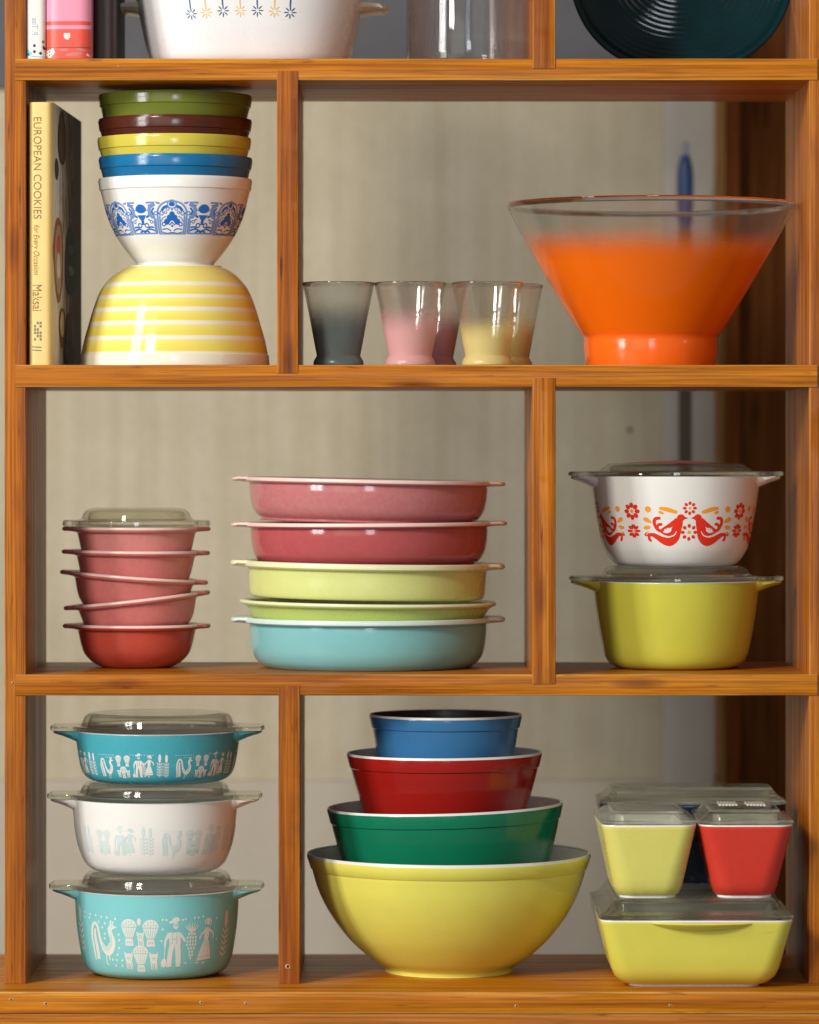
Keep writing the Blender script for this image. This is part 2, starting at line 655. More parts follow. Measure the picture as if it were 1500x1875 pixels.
for a in ((20, 1830), (84, 1838), (369, 1836), (451, 1837), (946, 1842), (1228, 1841)):
    nail(*a, -0.0612)
nail(527, 1770, -0.0013, 0.0022)
nail(24, 1250, 0.0014, 0.0016)
nail(218, 121, -0.0002, 0.0009)

# ------------------------------------------------------------------ wall and things behind the shelf
WY = 0.95


def wallmat(name, base, var, vert=1.0, rough=0.8):
    m, nt, b = newmat(name)
    tc = N(nt, 'ShaderNodeTexCoord')
    mp = N(nt, 'ShaderNodeMapping')
    mp.inputs['Scale'].default_value = (1, 1, 0.02)
    nt.links.new(tc.outputs['Object'], mp.inputs[0])
    f = noise(nt, mp.outputs[0], 70, 2, 0.5)
    f2 = noise(nt, tc.outputs['Object'], 130, 4, 0.75)
    f3 = noise(nt, tc.outputs['Object'], 9, 3, 0.5)
    d = tuple(c * (1 - v) for c, v in zip(base, var)) + (1,)
    l = tuple(c * (1 + v) for c, v in zip(base, var)) + (1,)
    r = ramp(nt, [(0.35, d), (0.65, l)], f)
    r2 = ramp(nt, [(0.34, (0.80, 0.78, 0.74)), (0.62, (1.06, 1.06, 1.06))], f2)
    out = mixc(nt, r.outputs[0], r2.outputs[0], 0.32, 'MULTIPLY')
    r3 = ramp(nt, [(0.35, (0.93, 0.92, 0.90)), (0.65, (1.03, 1.03, 1.03))], f3)
    out = mixc(nt, out, r3.outputs[0], 1.0, 'MULTIPLY')
    nt.links.new(out, b.inputs['Base Color'])
    b.inputs['Roughness'].default_value = rough
    bump(nt, b, f2, 0.1, 0.001)
    return m


paper = wallmat('faded_striped_wallpaper', (0.50, 0.445, 0.33), (0.04, 0.05, 0.075))
paint = plain('greige_paint', (0.47, 0.42, 0.345, 1), 0.7, 0.3, 0.03)
greyblue = plain('dark_grey_blue', (0.105, 0.105, 0.118, 1), 0.75, 0.3, 0.06)  # darker grey-blue tone for the top part of the wall
zsplit, ztop = Z(1428, WY), Z(163, WY)


def slab(name, x0, x1, y0, y1, z0, z1, mat, parent=None, loc=(0, 0, 0)):
    v, f = boxv(x0 - loc[0], x1 - loc[0], y0 - loc[1], y1 - loc[1], z0 - loc[2], z1 - loc[2])
    return mesh_obj(name, v, f, mat, parent, None, False, loc=loc if parent is None else (0, 0, 0))


wall = slab('wall', -2.2, 2.2, WY, WY + 0.08, zsplit, ztop, paper)
tag(wall, kind='structure')
wl = slab('lower_wall', -2.2, 2.2, WY - 0.004, WY + 0.078, -1.2, zsplit - 0.0005, paint)
tag(wl, kind='structure')
wu = slab('upper_wall', -2.2, 2.2, WY - 0.006, WY + 0.076, ztop + 0.0005, 1.6, greyblue)
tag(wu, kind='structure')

casing_m = plain('pale_casing_paint', (0.45, 0.42, 0.375, 1), 0.5, 0.4, 0.05)
post_lit = wood('lit_post_edge', 2, (0.30, 0.16, 0.05, 1), (0.40, 0.24, 0.09, 1), (0.48, 0.31, 0.13, 1), (0.3, 0.15, 0.05, 1), 0.3, 0.7, 0.0, 0.1)  # lit edge of the dark post, put in as a paler wood colour
dkw = wood('dark_brown_wood', 2, (0.085, 0.026, 0.006, 1), (0.12, 0.038, 0.008, 1), (0.15, 0.050, 0.012, 1), (0.05, 0.016, 0.005, 1), 0.5, 0.8, 0.0, 0.1)
redw = wood('red_brown_wood', 2, (0.12, 0.034, 0.008, 1), (0.16, 0.048, 0.011, 1), (0.20, 0.062, 0.016, 1), (0.10, 0.03, 0.01, 1), 0.3, 0.8, 0.0, 0.08)
DL = (X(1300, 0.9), 0.9, -1.2)
df = thing('door_frame', DL, 'dark brown wooden door post with pale painted casing behind the right end of the shelf', 'door frame')
slab('casing', X(1214, .93), X(1311, .93), 0.918, WY - 0.0042, -1.2, ztop + 0.0002, casing_m, df, DL)
slab('edge_strip', X(1310, .9), X(1328, .9), 0.885, 0.944, -1.2, 1.5, post_lit, df, DL)
slab('door_stop', X(1328, .88), X(1352, .88), 0.865, 0.943, -1.2, 1.5, redw, df, DL)
slab('post', X(1351.5, .9), X(1351.5, .9) + 0.30, 0.89, 0.942, -1.2, 1.5, dkw, df, DL)

bluep = plain('blue_plastic', C(38, 70, 120), 0.4)
palep = plain('pale_blue_plastic', C(150, 155, 175), 0.5)
shaftm = plain('dark_shaft', (0.095, 0.08, 0.058, 1), 0.6)
HY = 0.84
hp = (X(1255, HY), HY, Z(1040, HY))
tool = thing('hanging_brush', hp, 'blue handle with pale tip and long dark shaft against the pale door casing', 'brush')
sH = sca(HY)
lathe('shaft', [(0, 0), (11 * sH, 0), (12 * sH, 8 * sH), (12 * sH, 620 * sH), (0, 620 * sH)], shaftm, tool, n=24)
lathe('grip', catmull([(8 * sH, 612 * sH), (13 * sH, 640 * sH), (15 * sH, 690 * sH), (14 * sH, 730 * sH), (9 * sH, 752 * sH), (6 * sH, 756 * sH)]) + [(0, 757 * sH)], bluep, tool, n=24)
lathe('hanging_tip', [(5 * sH, 755 * sH), (7 * sH, 762 * sH), (6 * sH, 776 * sH), (0, 782 * sH)], palep, tool, n=20)

nm = plain('dull_nail_metal', (0.12, 0.095, 0.06, 1), 0.6)
for px, py, yy, lb in ((1313, 1423, 0.885, 'small dark nail head low on the door casing'), (1153, 787, WY, 'tiny nail hole mark in the wallpaper above the bird casserole')):
    o = lathe('nail', [(0, 0.002), (0.002, 0.0017), (0.003, 0)], nm, None, n=14)
    o.location = (X(px, yy), yy - 0.0001, Z(py, yy))
    o.rotation_euler = (pi / 2, 0, 0)
    tag(o, lb, 'nail')


# ------------------------------------------------------------------ mixing bowls
def mixing_bowl(label, cx, y, base_py, band, wall_pts, foot, mats, rot=(0, 0, 0), inner_mat=None, group=None, th=6, flip=False, name='mixing_bowl', base_z=None):
    """band: [(r,py)] from lip down to the step; wall_pts from the step down to foot; px at depth y"""
    s = sca(y)
    bz = base_z if base_z is not None else Z(base_py, y)
    t = thing(name, (X(cx, y), y, bz), label, 'bowl', group, rot)
    L = lambda pts: [(r * s, (base_py - py) * s) for r, py in pts]
    wp = catmull(wall_pts, 6)
    full = list(band) + wp
    rl, pl = band[0]
    body = L(wp) + [(foot * s, 0), ((foot - 5) * s, 1.5 * s), (0, 2.5 * s)]
    inn = [(max(0, r - th), py) for r, py in wp if py < base_py - 14]
    inner = [((rl - th + 2), pl + 1)] + [(r - th, p) for r, p in band[2:]] + inn + [(foot * 0.85, base_py - 8), (0, base_py - 7)]
    lathe('body', body, [mats[0]], t)
    lip = [(band[1][0] - .3, band[1][1] - 1.2), (rl - 1.2, pl - 2.2), (rl - 3.0, pl - 2.4), (rl - th + 1.5, pl - 1)]
    rimp = [wp[0]] + list(reversed(band[1:])) + lip
    o = lathe('rim', L(rimp), [mats[0], mats[1]], t, [0] * (len(band) - 1 + 1) + [1] * (len(rimp) - len(band) - 1))
    lathe('inside', L([lip[-1]] + inner), [inner_mat or mats[1]], t)
    t['_'] = 0
    del t['_']
    return t, s, interp(L(full))


E = lambda n, c, **k: enamel(n, c, **k)
# --- nested primary set, bottom shelf
Y1 = 0.105
yel = E('bright_yellow_enamel', (0.74, 0.70, 0.125, 1), rough=0.14)
grn = E('green_enamel', (0.004, 0.165, 0.085, 1), rough=0.16)
red = E('red_enamel', (0.31, 0.011, 0.008, 1), rough=0.14)
blu = E('blue_enamel', (0.040, 0.165, 0.36, 1), rough=0.16)
darkin = plain('dark_brown_inside', (0.055, 0.038, 0.028, 1), 0.35)
GN = 'mixing bowls nested on the bottom shelf'
mixing_bowl('large yellow mixing bowl, lowest of the nested stack on the bottom shelf', 822, Y1, 1781.4,
            [(260, 1563), (260, 1567), (253, 1588)], [(250.5, 1590), (248, 1600), (240, 1626), (228, 1653), (211, 1682), (189, 1711), (165, 1735), (141, 1755), (122, 1767), (117.5, 1773), (117, 1781)], 117, (yel, milk_in), group=GN)
mixing_bowl('green mixing bowl sitting inside the large yellow bowl', 823, Y1, 1769,
            [(216, 1475), (216, 1478), (211, 1500)], [(208.5, 1502), (205, 1520), (196, 1555), (185, 1590), (170, 1625), (150, 1662), (128, 1698), (108, 1730), (99, 1750), (98, 1768)], 98, (grn, milk_in), rot=(0, radians(-1.6), 0), group=GN)
mixing_bowl('dark red mixing bowl between the blue and green bowls', 816, Y1, 1690,
            [(179, 1379), (179, 1382), (174, 1403)], [(171.5, 1405), (168, 1420), (159, 1452), (147, 1488), (130, 1530), (112, 1570), (96, 1610), (84, 1650), (80, 1670), (79, 1689)], 79, (red, milk_in), rot=(0, radians(-0.4), 0), group=GN)
mixing_bowl('small blue mixing bowl on top of the nested stack on the bottom shelf', 816, Y1, 1590,
            [(140, 1309), (140, 1312), (136, 1331)], [(133.5, 1333), (131, 1350), (125, 1382), (114, 1420), (98, 1460), (84, 1500), (72, 1540), (64, 1575), (63, 1589)], 63, (blu, milk_in), inner_mat=darkin, group=GN)

# --- stack on an upturned striped bowl, second shelf
Y2 = 0.10
s2 = sca(Y2)


def stripes(name):
    m, nt, b = newmat(name)
    tc = N(nt, 'ShaderNodeTexCoord')
    sx = N(nt, 'ShaderNodeSeparateXYZ')
    nt.links.new(tc.outputs['Object'], sx.inputs[0])
    mr = N(nt, 'ShaderNodeMapRange')
    mr.inputs['From Min'].default_value = 0
    mr.inputs['From Max'].default_value = 190 * s2
    nt.links.new(sx.outputs[2], mr.inputs['Value'])
    Wt, Yl, Yd = (0.80, 0.77, 0.64, 1), (0.80, 0.71, 0.20, 1), (0.80, 0.63, 0.085, 1)
    st = []
    zz = lambda p: max(0.0, min(1.0, (672 - p) / 190.0))
    prev = Wt
    pts = [(648, Wt), (646, Yd), (626.5, Yl), (624, Wt), (619, Wt), (617, Yd), (600, Yl), (597, Wt), (592, Wt), (590, Yd), (575, Yl), (572, Wt), (567, Wt), (565, Yd), (551, Yl),
           (548.5, Wt), (544, Wt), (542, Yd), (528, Yl), (526, Wt), (521, Wt), (519, Yl), (491, Yl), (489.5, Wt)]
    for p, c in pts:
        st.append((zz(p), c))
    r = ramp(nt, st, mr.outputs[0])
    nt.links.new(r.outputs[0], b.inputs['Base Color'])
    b.inputs['Roughness'].default_value = 0.12
    return m


strm = stripes('yellow_striped_glaze')
t = thing('mixing_bowl', (X(320, Y2), Y2, S2 + 0.0002), 'yellow and white striped bowl turned upside down under the bowl stack beside the cookbook', 'bowl', 'bowls stacked beside the cookbook')
Lb = lambda pts: [(r * s2, (672 - py) * s2) for r, py in pts]
pr = catmull([(171, 650), (166, 625), (158.5, 598), (148, 563), (135, 531), (119, 510), (106, 499), (94, 492)], 6)
lathe('body', Lb(pr + [(88, 490.5), (86, 488), (83, 487.5), (79, 489.5), (0, 491)]), [strm], t)
lathe('rim', Lb([(166, 672), (173, 672), (174, 669), (172.5, 651), (171, 650)]), [strm], t)
lathe('inside', Lb([(166, 672), (160, 650), (148, 600), (125, 540), (95, 510), (0, 500)]), [milk_in], t)

GS = 'bowls stacked beside the cookbook'
bl2 = E('bright_blue_enamel', (0.010, 0.145, 0.33, 1), rough=0.14)
ye2 = E('mustard_yellow_enamel', (0.56, 0.49, 0.065, 1), rough=0.14)
br2 = E('brown_enamel', (0.075, 0.018, 0.010, 1), rough=0.14)
gr2 = E('olive_green_enamel', (0.14, 0.17, 0.022, 1), rough=0.14)
rim_c = [(141, 0), (141, 2.5), (138.5, 19)]
wal_c = [(136.5, 20.5), (134, 30), (129, 50), (121, 75), (110, 99), (98, 119), (86, 135), (77, 146), (71.5, 152), (70.5, 157)]
tops = (331, 292, 256, 222, 178)
labs = ('white mixing bowl with a blue ornamental frieze, resting on the striped bowl',
        'bright blue mixing bowl nested in the white bowl beside the cookbook',
        'mustard yellow mixing bowl between the brown and bright blue bowls',
        'dark brown mixing bowl directly under the olive green bowl',
        'olive green mixing bowl on top of the stack beside the cookbook')
whitebowl = None
for i, (tp, lb, mt) in enumerate(zip(tops, labs, (milk, bl2, ye2, br2, gr2))):
    tt, ss, rz = mixing_bowl(lb, 320.5 + (0.6, 0.8, -0.8, 0, 0)[i], Y2, tp + 157, [(r, p + tp) for r, p in rim_c], [(r, p + tp) for r, p in wal_c], 70.5, (mt, mt), inner_mat=milk, group=GS,
                             rot=(0, radians((0, 0.15, -0.1, 0.1, 0.15)[i]), 0))
    if i == 0:
        whitebowl = (tt, ss, rz)

# frieze: crop coordinates /5.357, u relative to the middle arch (685)
fr = Art()
K7 = 1 / 5.357
ap = Art()                                  # arch panel, half width 150
ap.wk = 1.28
ap.stroke([(-140, 470), (-140, 280), (-125, 220), (-90, 178), (-45, 158), (0, 154), (45, 158), (90, 178), (125, 220), (140, 280), (140, 470)], 1, w=13)
ap.stroke([(-118, 452), (-118, 290), (-100, 235), (-70, 205)], 1, w=8)
ap.stroke([(118, 452), (118, 290), (100, 235), (70, 205)], 1, w=8)
ap.stroke([(-120, 445), (-60, 462), (0, 455), (60, 462), (120, 445)], 0, w=8)
ap.stroke([(-105, 425), (-50, 420), (-15, 440)], 0, w=9)
ap.stroke([(105, 425), (50, 420), (15, 440)], 0, w=9)
ap.stroke([(-140, 468), (140, 468)], 1, w=10)
for sx_, sy_ in ((0, 345), (-30, 335), (30, 335), (-55, 352), (55, 352), (0, 305), (-26, 312), (26, 312), (0, 280)):
    ap.ell(sx_, sy_, 26, 30, 0, 0)
ap.poly([(-70, 350), (70, 350), (0, 405)], 0)
ap.stroke([(-26, 372), (0, 345), (26, 372)], 2, w=8)
ap.stroke([(-18, 392), (0, 372), (18, 392)], 2, w=6)
for m_ in (-1, 1):
    ap.ring(m_ * 85, 375, 17, 8, 0)
    ap.ring(m_ * 100, 270, 17, 9, 1)
    ap.ring(m_ * 62, 262, 12, 7, 1)
    ap.stroke([(m_ * 40, 200), (m_ * 75, 215), (m_ * 95, 245)], 0, w=20)
    ap.ell(m_ * 130, 270, 10, 10, 0, 0)
ap.ell(0, 182, 28, 22, 0, 0)
ap.ring(0, 182, 40, 8, 1)
ap.ell(0, 235, 8, 8, 0, 0)
tp_ = Art()                                 # thistle panel
tp_.wk = 1.28
for k in range(-5, 6):
    a = radians(90 + k * 15)
    tp_.stroke([(20 * cos(a), 262 - 20 * sin(a), 7), (62 * cos(a), 252 - 72 * sin(a), 12)], 0)
tp_.ell(0, 240, 48, 28, 0, 0)
tp_.poly([(-48, 285), (48, 285), (22, 330), (-22, 330)], 0)
tp_.stroke([(0, 320), (0, 380)], 0, w=24)
tp_.stroke([(-145, 462), (145, 462)], 1, w=12)
tp_.stroke([(-120, 435), (-60, 420), (0, 440), (60, 420), (120, 435)], 0, w=12)
tp_.stroke([(-60, 452), (-20, 440), (0, 452), (20, 440), (60, 452)], 0, w=12)
for m_ in (-1, 1):
    tp_.stroke([(m_ * 145, 180), (m_ * 100, 205), (m_ * 85, 250), (m_ * 105, 300), (m_ * 140, 305)], 1, w=26)
    tp_.stroke([(m_ * 135, 215), (m_ * 112, 250), (m_ * 128, 285)], 0, w=13)
    tp_.stroke([(m_ * 60, 165), (m_ * 145, 165)], 1, w=14)
    tp_.stroke([(m_ * 75, 190), (m_ * 110, 188)], 0, w=8)
    tp_.ring(m_ * 40, 385, 20, 9, 0)
    tp_.ring(m_ * 95, 350, 14, 8, 1)
    tp_.ring(m_ * 150, 268, 16, 9, 1)
    tp_.stroke([(m_ * 125, 340), (m_ * 130, 400), (m_ * 125, 450)], 1, w=14)
    tp_.stroke([(m_ * 115, 405), (m_ * 80, 400), (m_ * 55, 410)], 0, w=12)
for m_ in (-1, 1):
    ap.poly([(m_ * 128, 300), (m_ * 128, 464), (m_ * 112, 464), (m_ * 112, 300)], 1)
    tp_.poly([(m_ * 152, 318), (m_ * 152, 464), (m_ * 126, 464), (m_ * 126, 318)], 1)
    ap.ring(m_ * 40, 228, 13, 7, 1)
    ap.stroke([(m_ * 148, 158), (m_ * 132, 172), (m_ * 112, 168)], 1, w=14)
    ap.stroke([(m_ * 60, 300), (m_ * 92, 318), (m_ * 108, 350)], 1, w=8)
    tp_.ell(m_ * 62, 300, 20, 11, m_ * -25, 0)
    tp_.ell(m_ * 72, 330, 14, 8, m_ * 20, 1)
    tp_.stroke([(m_ * 70, 232), (m_ * 82, 262), (m_ * 66, 285)], 1, w=9)
for k in range(-3, 4):
    fr.add(ap if k % 2 == 0 else tp_, k * 306 * K7, 0, K7)
frb = [plain('frieze_blue', C(35, 105, 190), 0.22), plain('frieze_light_blue', C(112, 145, 200), 0.22), milk]
tt, ss, rz = whitebowl
ffac = 4.10 / (4.10 - 0.0625)
print_on('printed_frieze', fr, frb, tt, rz, 122, lambda v: ((331 + 157) - (CY + (340 + v - CY) / ffac)) * ss, ss)


# ------------------------------------------------------------------ casseroles with lids
def lid_lathe(s, rb, tabx, rd, h, mats, parent, z0, tabw=14, brim=7, th=4.5, sag=0.0, n=200, seg=None, name='lid'):
    def rf(a, r, fl):
        if not fl:
            return r
        d = min(abs((a - pi / 2 + pi) % (2 * pi) - pi), abs((a - 3 * pi / 2 + pi) % (2 * pi) - pi))
        dd = math.degrees(d)
        e = 1 - max(0.0, min(1.0, (dd - tabw) / 7.0))
        e = e * e * (3 - 2 * e)
        return r + e * (tabx - rb) * s * (1 / max(0.9, cos(d)))
    P_ = [(rb - 16, 0.0), (rb - 1.5, 0, 1), (rb, 1.5, 1), (rb, brim - 2, 1), (rb - 2, brim, 1), (rb - 12, brim + 0.5)]
    dome = catmull([(rd + 14, brim + 1), (rd + 9, brim + 4), (rd + 4, h - 7), (rd - 3, h - 2), (rd - 12, h)], 4) + [(rd - 16, h + 0.3), (rd - 22, h - 0.6), (0, h + sag)]
    inn = [(0, h - th + sag), (rd - 18, h - th)] + catmull([(rd - 12, h - th - 0.6), (rd - 5, h - th - 4), (rd, 6), (rd + 5, 1.5), (rd + 10, 0.2)], 4)
    pf = [(p[0] * s, p[1] * s) + ((1,) if len(p) > 2 and p[2] == 1 else ()) for p in P_ + dome + inn]
    sg = [1 if 1 <= i <= 3 else 0 for i in range(len(pf))]
    o = lathe(name, pf, list(mats) + [brimglass], parent, sg, n=n, rf=rf, closed=True, angle=40)
    o.location = (0, 0, z0)
    return o


def casserole(label, cx, y, base_py, wall_pts, foot, mats, tip, hw, lid, lidglass_, base_z=None, group=None, sink=1.6):
    s = sca(y)
    bz = base_z if base_z is not None else Z(base_py, y)
    t = thing('casserole_dish', (X(cx, y), y, bz), label, 'casserole dish', group)
    L = lambda pts: [(r * s, (base_py - py) * s) for r, py in pts]
    wp = catmull(wall_pts, 6)
    r0, p0 = wp[0]
    lip = [(r0 - 0.8, p0 - 1.4), (r0 - 2.2, p0 - 2), (r0 - 5, p0 - 2), (r0 - 6.5, p0 - 1)]
    inn = [(r - 7, p) for r, p in wp if p < base_py - 14] + [(foot * 0.8, base_py - 9), (0, base_py - 8)]
    pf = list(reversed(lip)) + wp + [(foot, base_py), (foot - 5, base_py - 1.5), (0, base_py - 2.5)]
    lathe('body', L(pf), [mats[0], mats[1]], t, [1] * (len(lip)) + [0] * (len(wp) - 4) + [1] * (len(pf) - len(lip) - len(wp) + 4))
    lathe('inside', L([lip[-1]] + inn), [milk_in], t)
    H = base_py - p0
    for sd in (-1, 1):
        tab_handle('handle', r0 - 6, tip, hw, hw * 0.82, H + 0.6, -2.0, 21, 7, s, sd, [mats[0], mats[1]], t, rise=0, two=False)
    if lid:
        zl = (H + 2.3) * s
        lid_lathe(s, lid['rb'], lid['tab'], lid['rd'], lid['h'], [lidglass_], t, zl, brim=lid.get('brim', 8), sag=lid.get('sag', 0.0))
    return t, s, interp(L(wp))


Y4 = 0.085
tq_d = E('deep_turquoise_enamel', (0.06, 0.36, 0.44, 1), rough=0.2)
tq_l = E('light_turquoise_enamel', (0.20, 0.56, 0.585, 1), rough=0.2)
GC = 'lidded casseroles stacked at the left of the bottom shelf'
C3 = casserole('light turquoise casserole with large white farm print and glass lid, lowest of its stack', 287.5, Y4, 1782,
               [(151, 1627), (150, 1640), (147, 1690), (140, 1738), (134, 1760), (126, 1773), (113, 1780), (105, 1782)], 105, (tq_l, milk), 190, 54,
               dict(rb=156, tab=197, rd=128, h=30), lidglass, base_z=S4 + 0.0002, group=GC)
zC = S4 + 0.0002 + (1782 - 1627 + 2.3 + 30.6) * sca(Y4)
C2 = casserole('white casserole with a faded turquoise farm print and glass lid, middle of the left stack', 284, Y4, 1596,
               [(152, 1464), (151, 1475), (146.5, 1520), (140, 1552), (131, 1576), (121, 1588), (108, 1594), (100, 1596)], 100, (milk, milk), 190, 54,
               dict(rb=156, tab=197, rd=128, h=29), lidglass, base_z=zC, group=GC)
zB = zC + (1596 - 1464 + 2.3 + 29.6) * sca(Y4)
C1 = casserole('deep turquoise shallow casserole with a row of small white farm figures and glass lid', 289, Y4, 1431,
               [(151, 1339), (150, 1350), (145, 1385), (139, 1410), (130, 1423), (117, 1429), (103, 1431)], 103, (tq_d, milk), 190, 54,
               dict(rb=156, tab=196, rd=130, h=31), lidglass, base_z=zB, group=GC)

# farm print motifs (crop coordinates, 4.839 per px, v measured from 1660)
K1 = 1 / 4.839


def rooster():
    a = Art()
    for off, w in ((0, 26), (1, 26)):
        if off == 0:
            a.stroke([(-105, 180, 20), (-108, 70, 26), (-118, -30, 28), (-100, -120, 30), (-70, -155, 30), (-35, -130, 26), (-20, -60, 28), (-5, 10, 34), (30, 70, 60), (70, 88, 84), (110, 50, 74), (128, -10, 56), (112, -70, 44), (106, -105, 42), (122, -128, 46)], 0)
        else:
            a.stroke([(-60, 170, 44), (-62, 70, 40), (-72, 0, 34), (-74, -70, 28), (-60, -105, 20)], 0)
    a.ell(125, -130, 28, 24, 0, 0)
    a.ell(118, -172, 10, 22, 10, 0)
    a.ell(140, -168, 8, 18, 30, 0)
    a.poly([(148, -142), (185, -128), (148, -118)], 0)
    a.stroke([(45, 120, 12), (42, 205, 12), (62, 208, 10)], 0, 2)
    a.stroke([(80, 120, 12), (78, 170, 12)], 0)
    for k in range(4):
        a.stroke([(0 + 10 * k, 40 - k * 12), (40, 78 - k * 22), (85, 70 - k * 26), (118 + k * 3, 20 - k * 26)], 1, w=5)
    a.stroke([(-88, 140), (-92, 20), (-90, -90), (-60, -120), (-42, -60)], 1, w=5)
    a.ell(128, -134, 5, 5, 0, 1)
    return a


def barrel():
    a = Art()
    a.poly([(72 * cos(pi * k / 10), -10 - 72 * sin(pi * k / 10)) for k in range(11)], 0)
    a.poly([(-68, -4), (68, -4), (34, 86), (-34, 86)], 0)
    a.poly([(-32, 94), (32, 94), (40, 160), (-40, 160)], 0)
    for i in range(-2, 3):
        a.stroke([(i * 22, 4), (i * 12, 78)], 1, w=4)
        a.ell(i * 24, -26 - (8 if i % 2 else 0), 6, 7, 0, 1)
    for i in (-1, 0, 1):
        a.ell(i * 26, -55, 5, 6, 0, 1)
        a.ell(i * 18, 128, 5, 9, 0, 1)
    return a


def chick():
    a = Art()
    a.ell(0, 0, 34, 46, 0, 0)
    a.poly([(-40, -60), (-22, -50), (-16, -20), (-38, -10)], 0)
    a.poly([(40, -60), (22, -46), (16, -20), (38, -10)], 0)
    for x in (-22, -6, 14, 28):
        a.stroke([(x, 30, 12), (x + 2, 100, 10)], 0)
    a.ell(0, -4, 16, 20, 0, 1)
    a.ell(0, -4, 9, 12, 0, 0)
    return a


def farmer():
    a = Art()
    a.ell(-5, -205, 52, 15, -14, 0)
    a.ell(6, -222, 30, 20, -12, 0)
    a.ell(8, -165, 24, 32, 0, 0)
    a.ell(10, -172, 15, 17, 0, 1)
    a.poly([(-62, -105), (48, -105), (56, 10), (-44, 10)], 0)
    a.poly([(-48, 4), (4, 4), (-18, 90), (-24, 205), (-72, 208), (-62, 100)], 0)
    a.poly([(0, 4), (52, 4), (62, 100), (66, 205), (18, 205), (10, 90)], 0)
    a.stroke([(40, -95, 28), (78, -50, 24), (96, -18, 18)], 0)
    a.stroke([(-52, -95, 30), (-82, -30, 24), (-86, 30, 16)], 0)
    a.stroke([(-84, 0), (-92, 140)], 0, w=9)
    a.ell(-96, 170, 26, 42, 4, 0)
    a.stroke([(-24, -100), (-22, 0)], 1, w=6)
    a.stroke([(18, -100), (18, 0)], 1, w=6)
    a.stroke([(-20, -42), (20, -42)], 1, w=5)
    return a


def corn():
    a = Art()
    for k in range(-3, 4):
        an = radians(90 + k * 17)
        a.stroke([(0, -70, 12), (88 * cos(an), -85 - 75 * sin(an), 7)], 0)
    rows = [(-60, 3), (-28, 4), (4, 4), (36, 4), (68, 3), (100, 2), (130, 2), (158, 1)]
    for yy, n in rows:
        for i in range(n):
            a.ell((i - (n - 1) / 2) * 27, yy, 11, 15, 0, 0, 8)
    return a


def woman():
    a = Art()
    a.ring(12, -170, 34, 14, 0, -200, 60)
    a.ell(12, -172, 20, 26, 0, 0)
    a.stroke([(5, -125, 44), (0, -60, 56), (-2, -10, 40)], 0)
    a.stroke([(-15, -105, 22), (-62, -55, 18), (-70, -20, 14)], 0)
    a.stroke([(25, -105, 22), (72, -70, 18), (80, -20, 14)], 0)
    a.poly([(-24, -14), (24, -14), (58, 90), (72, 160), (-92, 172), (-64, 80)], 0)
    a.stroke([(-78, 140), (62, 128)], 1, w=6)
    a.stroke([(-60, 100), (52, 92)], 1, w=5)
    a.stroke([(-8, -5), (-20, 95)], 1, w=5)
    a.stroke([(10, -5), (22, 95)], 1, w=5)
    a.ell(-80, 188, 20, 9, 0, 0)
    a.ell(-10, 192, 18, 9, 0, 0)
    return a


def plantm():
    a = Art()
    a.ell(0, -150, 26, 80, 0, 0)
    a.stroke([(0, -80), (0, 200)], 0, w=10)
    for k in range(5):
        yy = -50 + k * 52
        for m_ in (-1, 1):
            a.stroke([(0, yy + 20, 10), (m_ * 34, yy, 18), (m_ * 52, yy - 24, 6)], 0)
    return a


def stars(pts):
    a = Art()
    for x, y in pts:
        a.ell(x, y, 13, 9, 0, 0, 6)
        a.ell(x, y, 7, 14, 0, 0, 6)
    return a


RO, BA, CH, FA, CO, WO, PL = rooster(), barrel(), chick(), farmer(), corn(), woman(), plantm()
big = Art()


def arc(xc):      # crop x on the big casserole -> arc px
    d = (130 + xc * K1 - 287.5)
    return 146 * math.asin(max(-0.995, min(0.995, d / 146)))


big.add(PL, arc(112), 255 * K1, K1)
for m_ in (0,):
    big.add(RO, arc(300), 325 * K1, K1)
for x, y in ((555, 195), (745, 200), (652, 430)):
    big.add(BA, arc(x), y * K1, K1)
for x, y in ((542, 470), (770, 470), (655, 275)):
    big.add(CH, arc(x), y * K1, K1 * (1 if y > 300 else 0.85))
big.ell(arc(645), 138 * K1, 18 * K1, 34 * K1, 0, 0)
big.add(FA, arc(955), 340 * K1, K1)
big.add(CO, arc(1100), 315 * K1, K1)
big.add(WO, arc(1225), 330 * K1, K1)
big.add(PL, arc(1380), 300 * K1, K1)
big.add(RO, -arc(1480) * 1.35, 325 * K1, K1)
big.add(FA, arc(1480) * 1.35, 325 * K1, K1, True)
spts = [(165, 85), (215, 95), (265, 100), (315, 108), (365, 112), (440, 120), (160, 130), (205, 130), (290, 155), (345, 165), (320, 205), (375, 210), (340, 260), (380, 250), (335, 300), (465, 260), (465, 310), (460, 380), (440, 440),
        (390, 490), (430, 490), (480, 490), (415, 540), (475, 540), (850, 205), (840, 310), (850, 120), (880, 122), (1045, 120), (1020, 125), (1120, 112), (1150, 112), (1190, 105), (1060, 515), (1010, 510), (1300, 130), (1310, 320)]
for x, y in spts:
    big.add(stars([(0, 0)]), arc(x), y * K1, K1)
wht_print = plain('white_print', (0.66, 0.69, 0.66, 1), 0.3)
tt, ss, rz = C3
kf = 4.085 / (4.085 - 0.074)
print_on('printed_pattern', big, [wht_print, tq_l], tt, rz, 146, lambda v: (1782 - (CY + (1660 + v - CY) / kf)) * ss, ss)


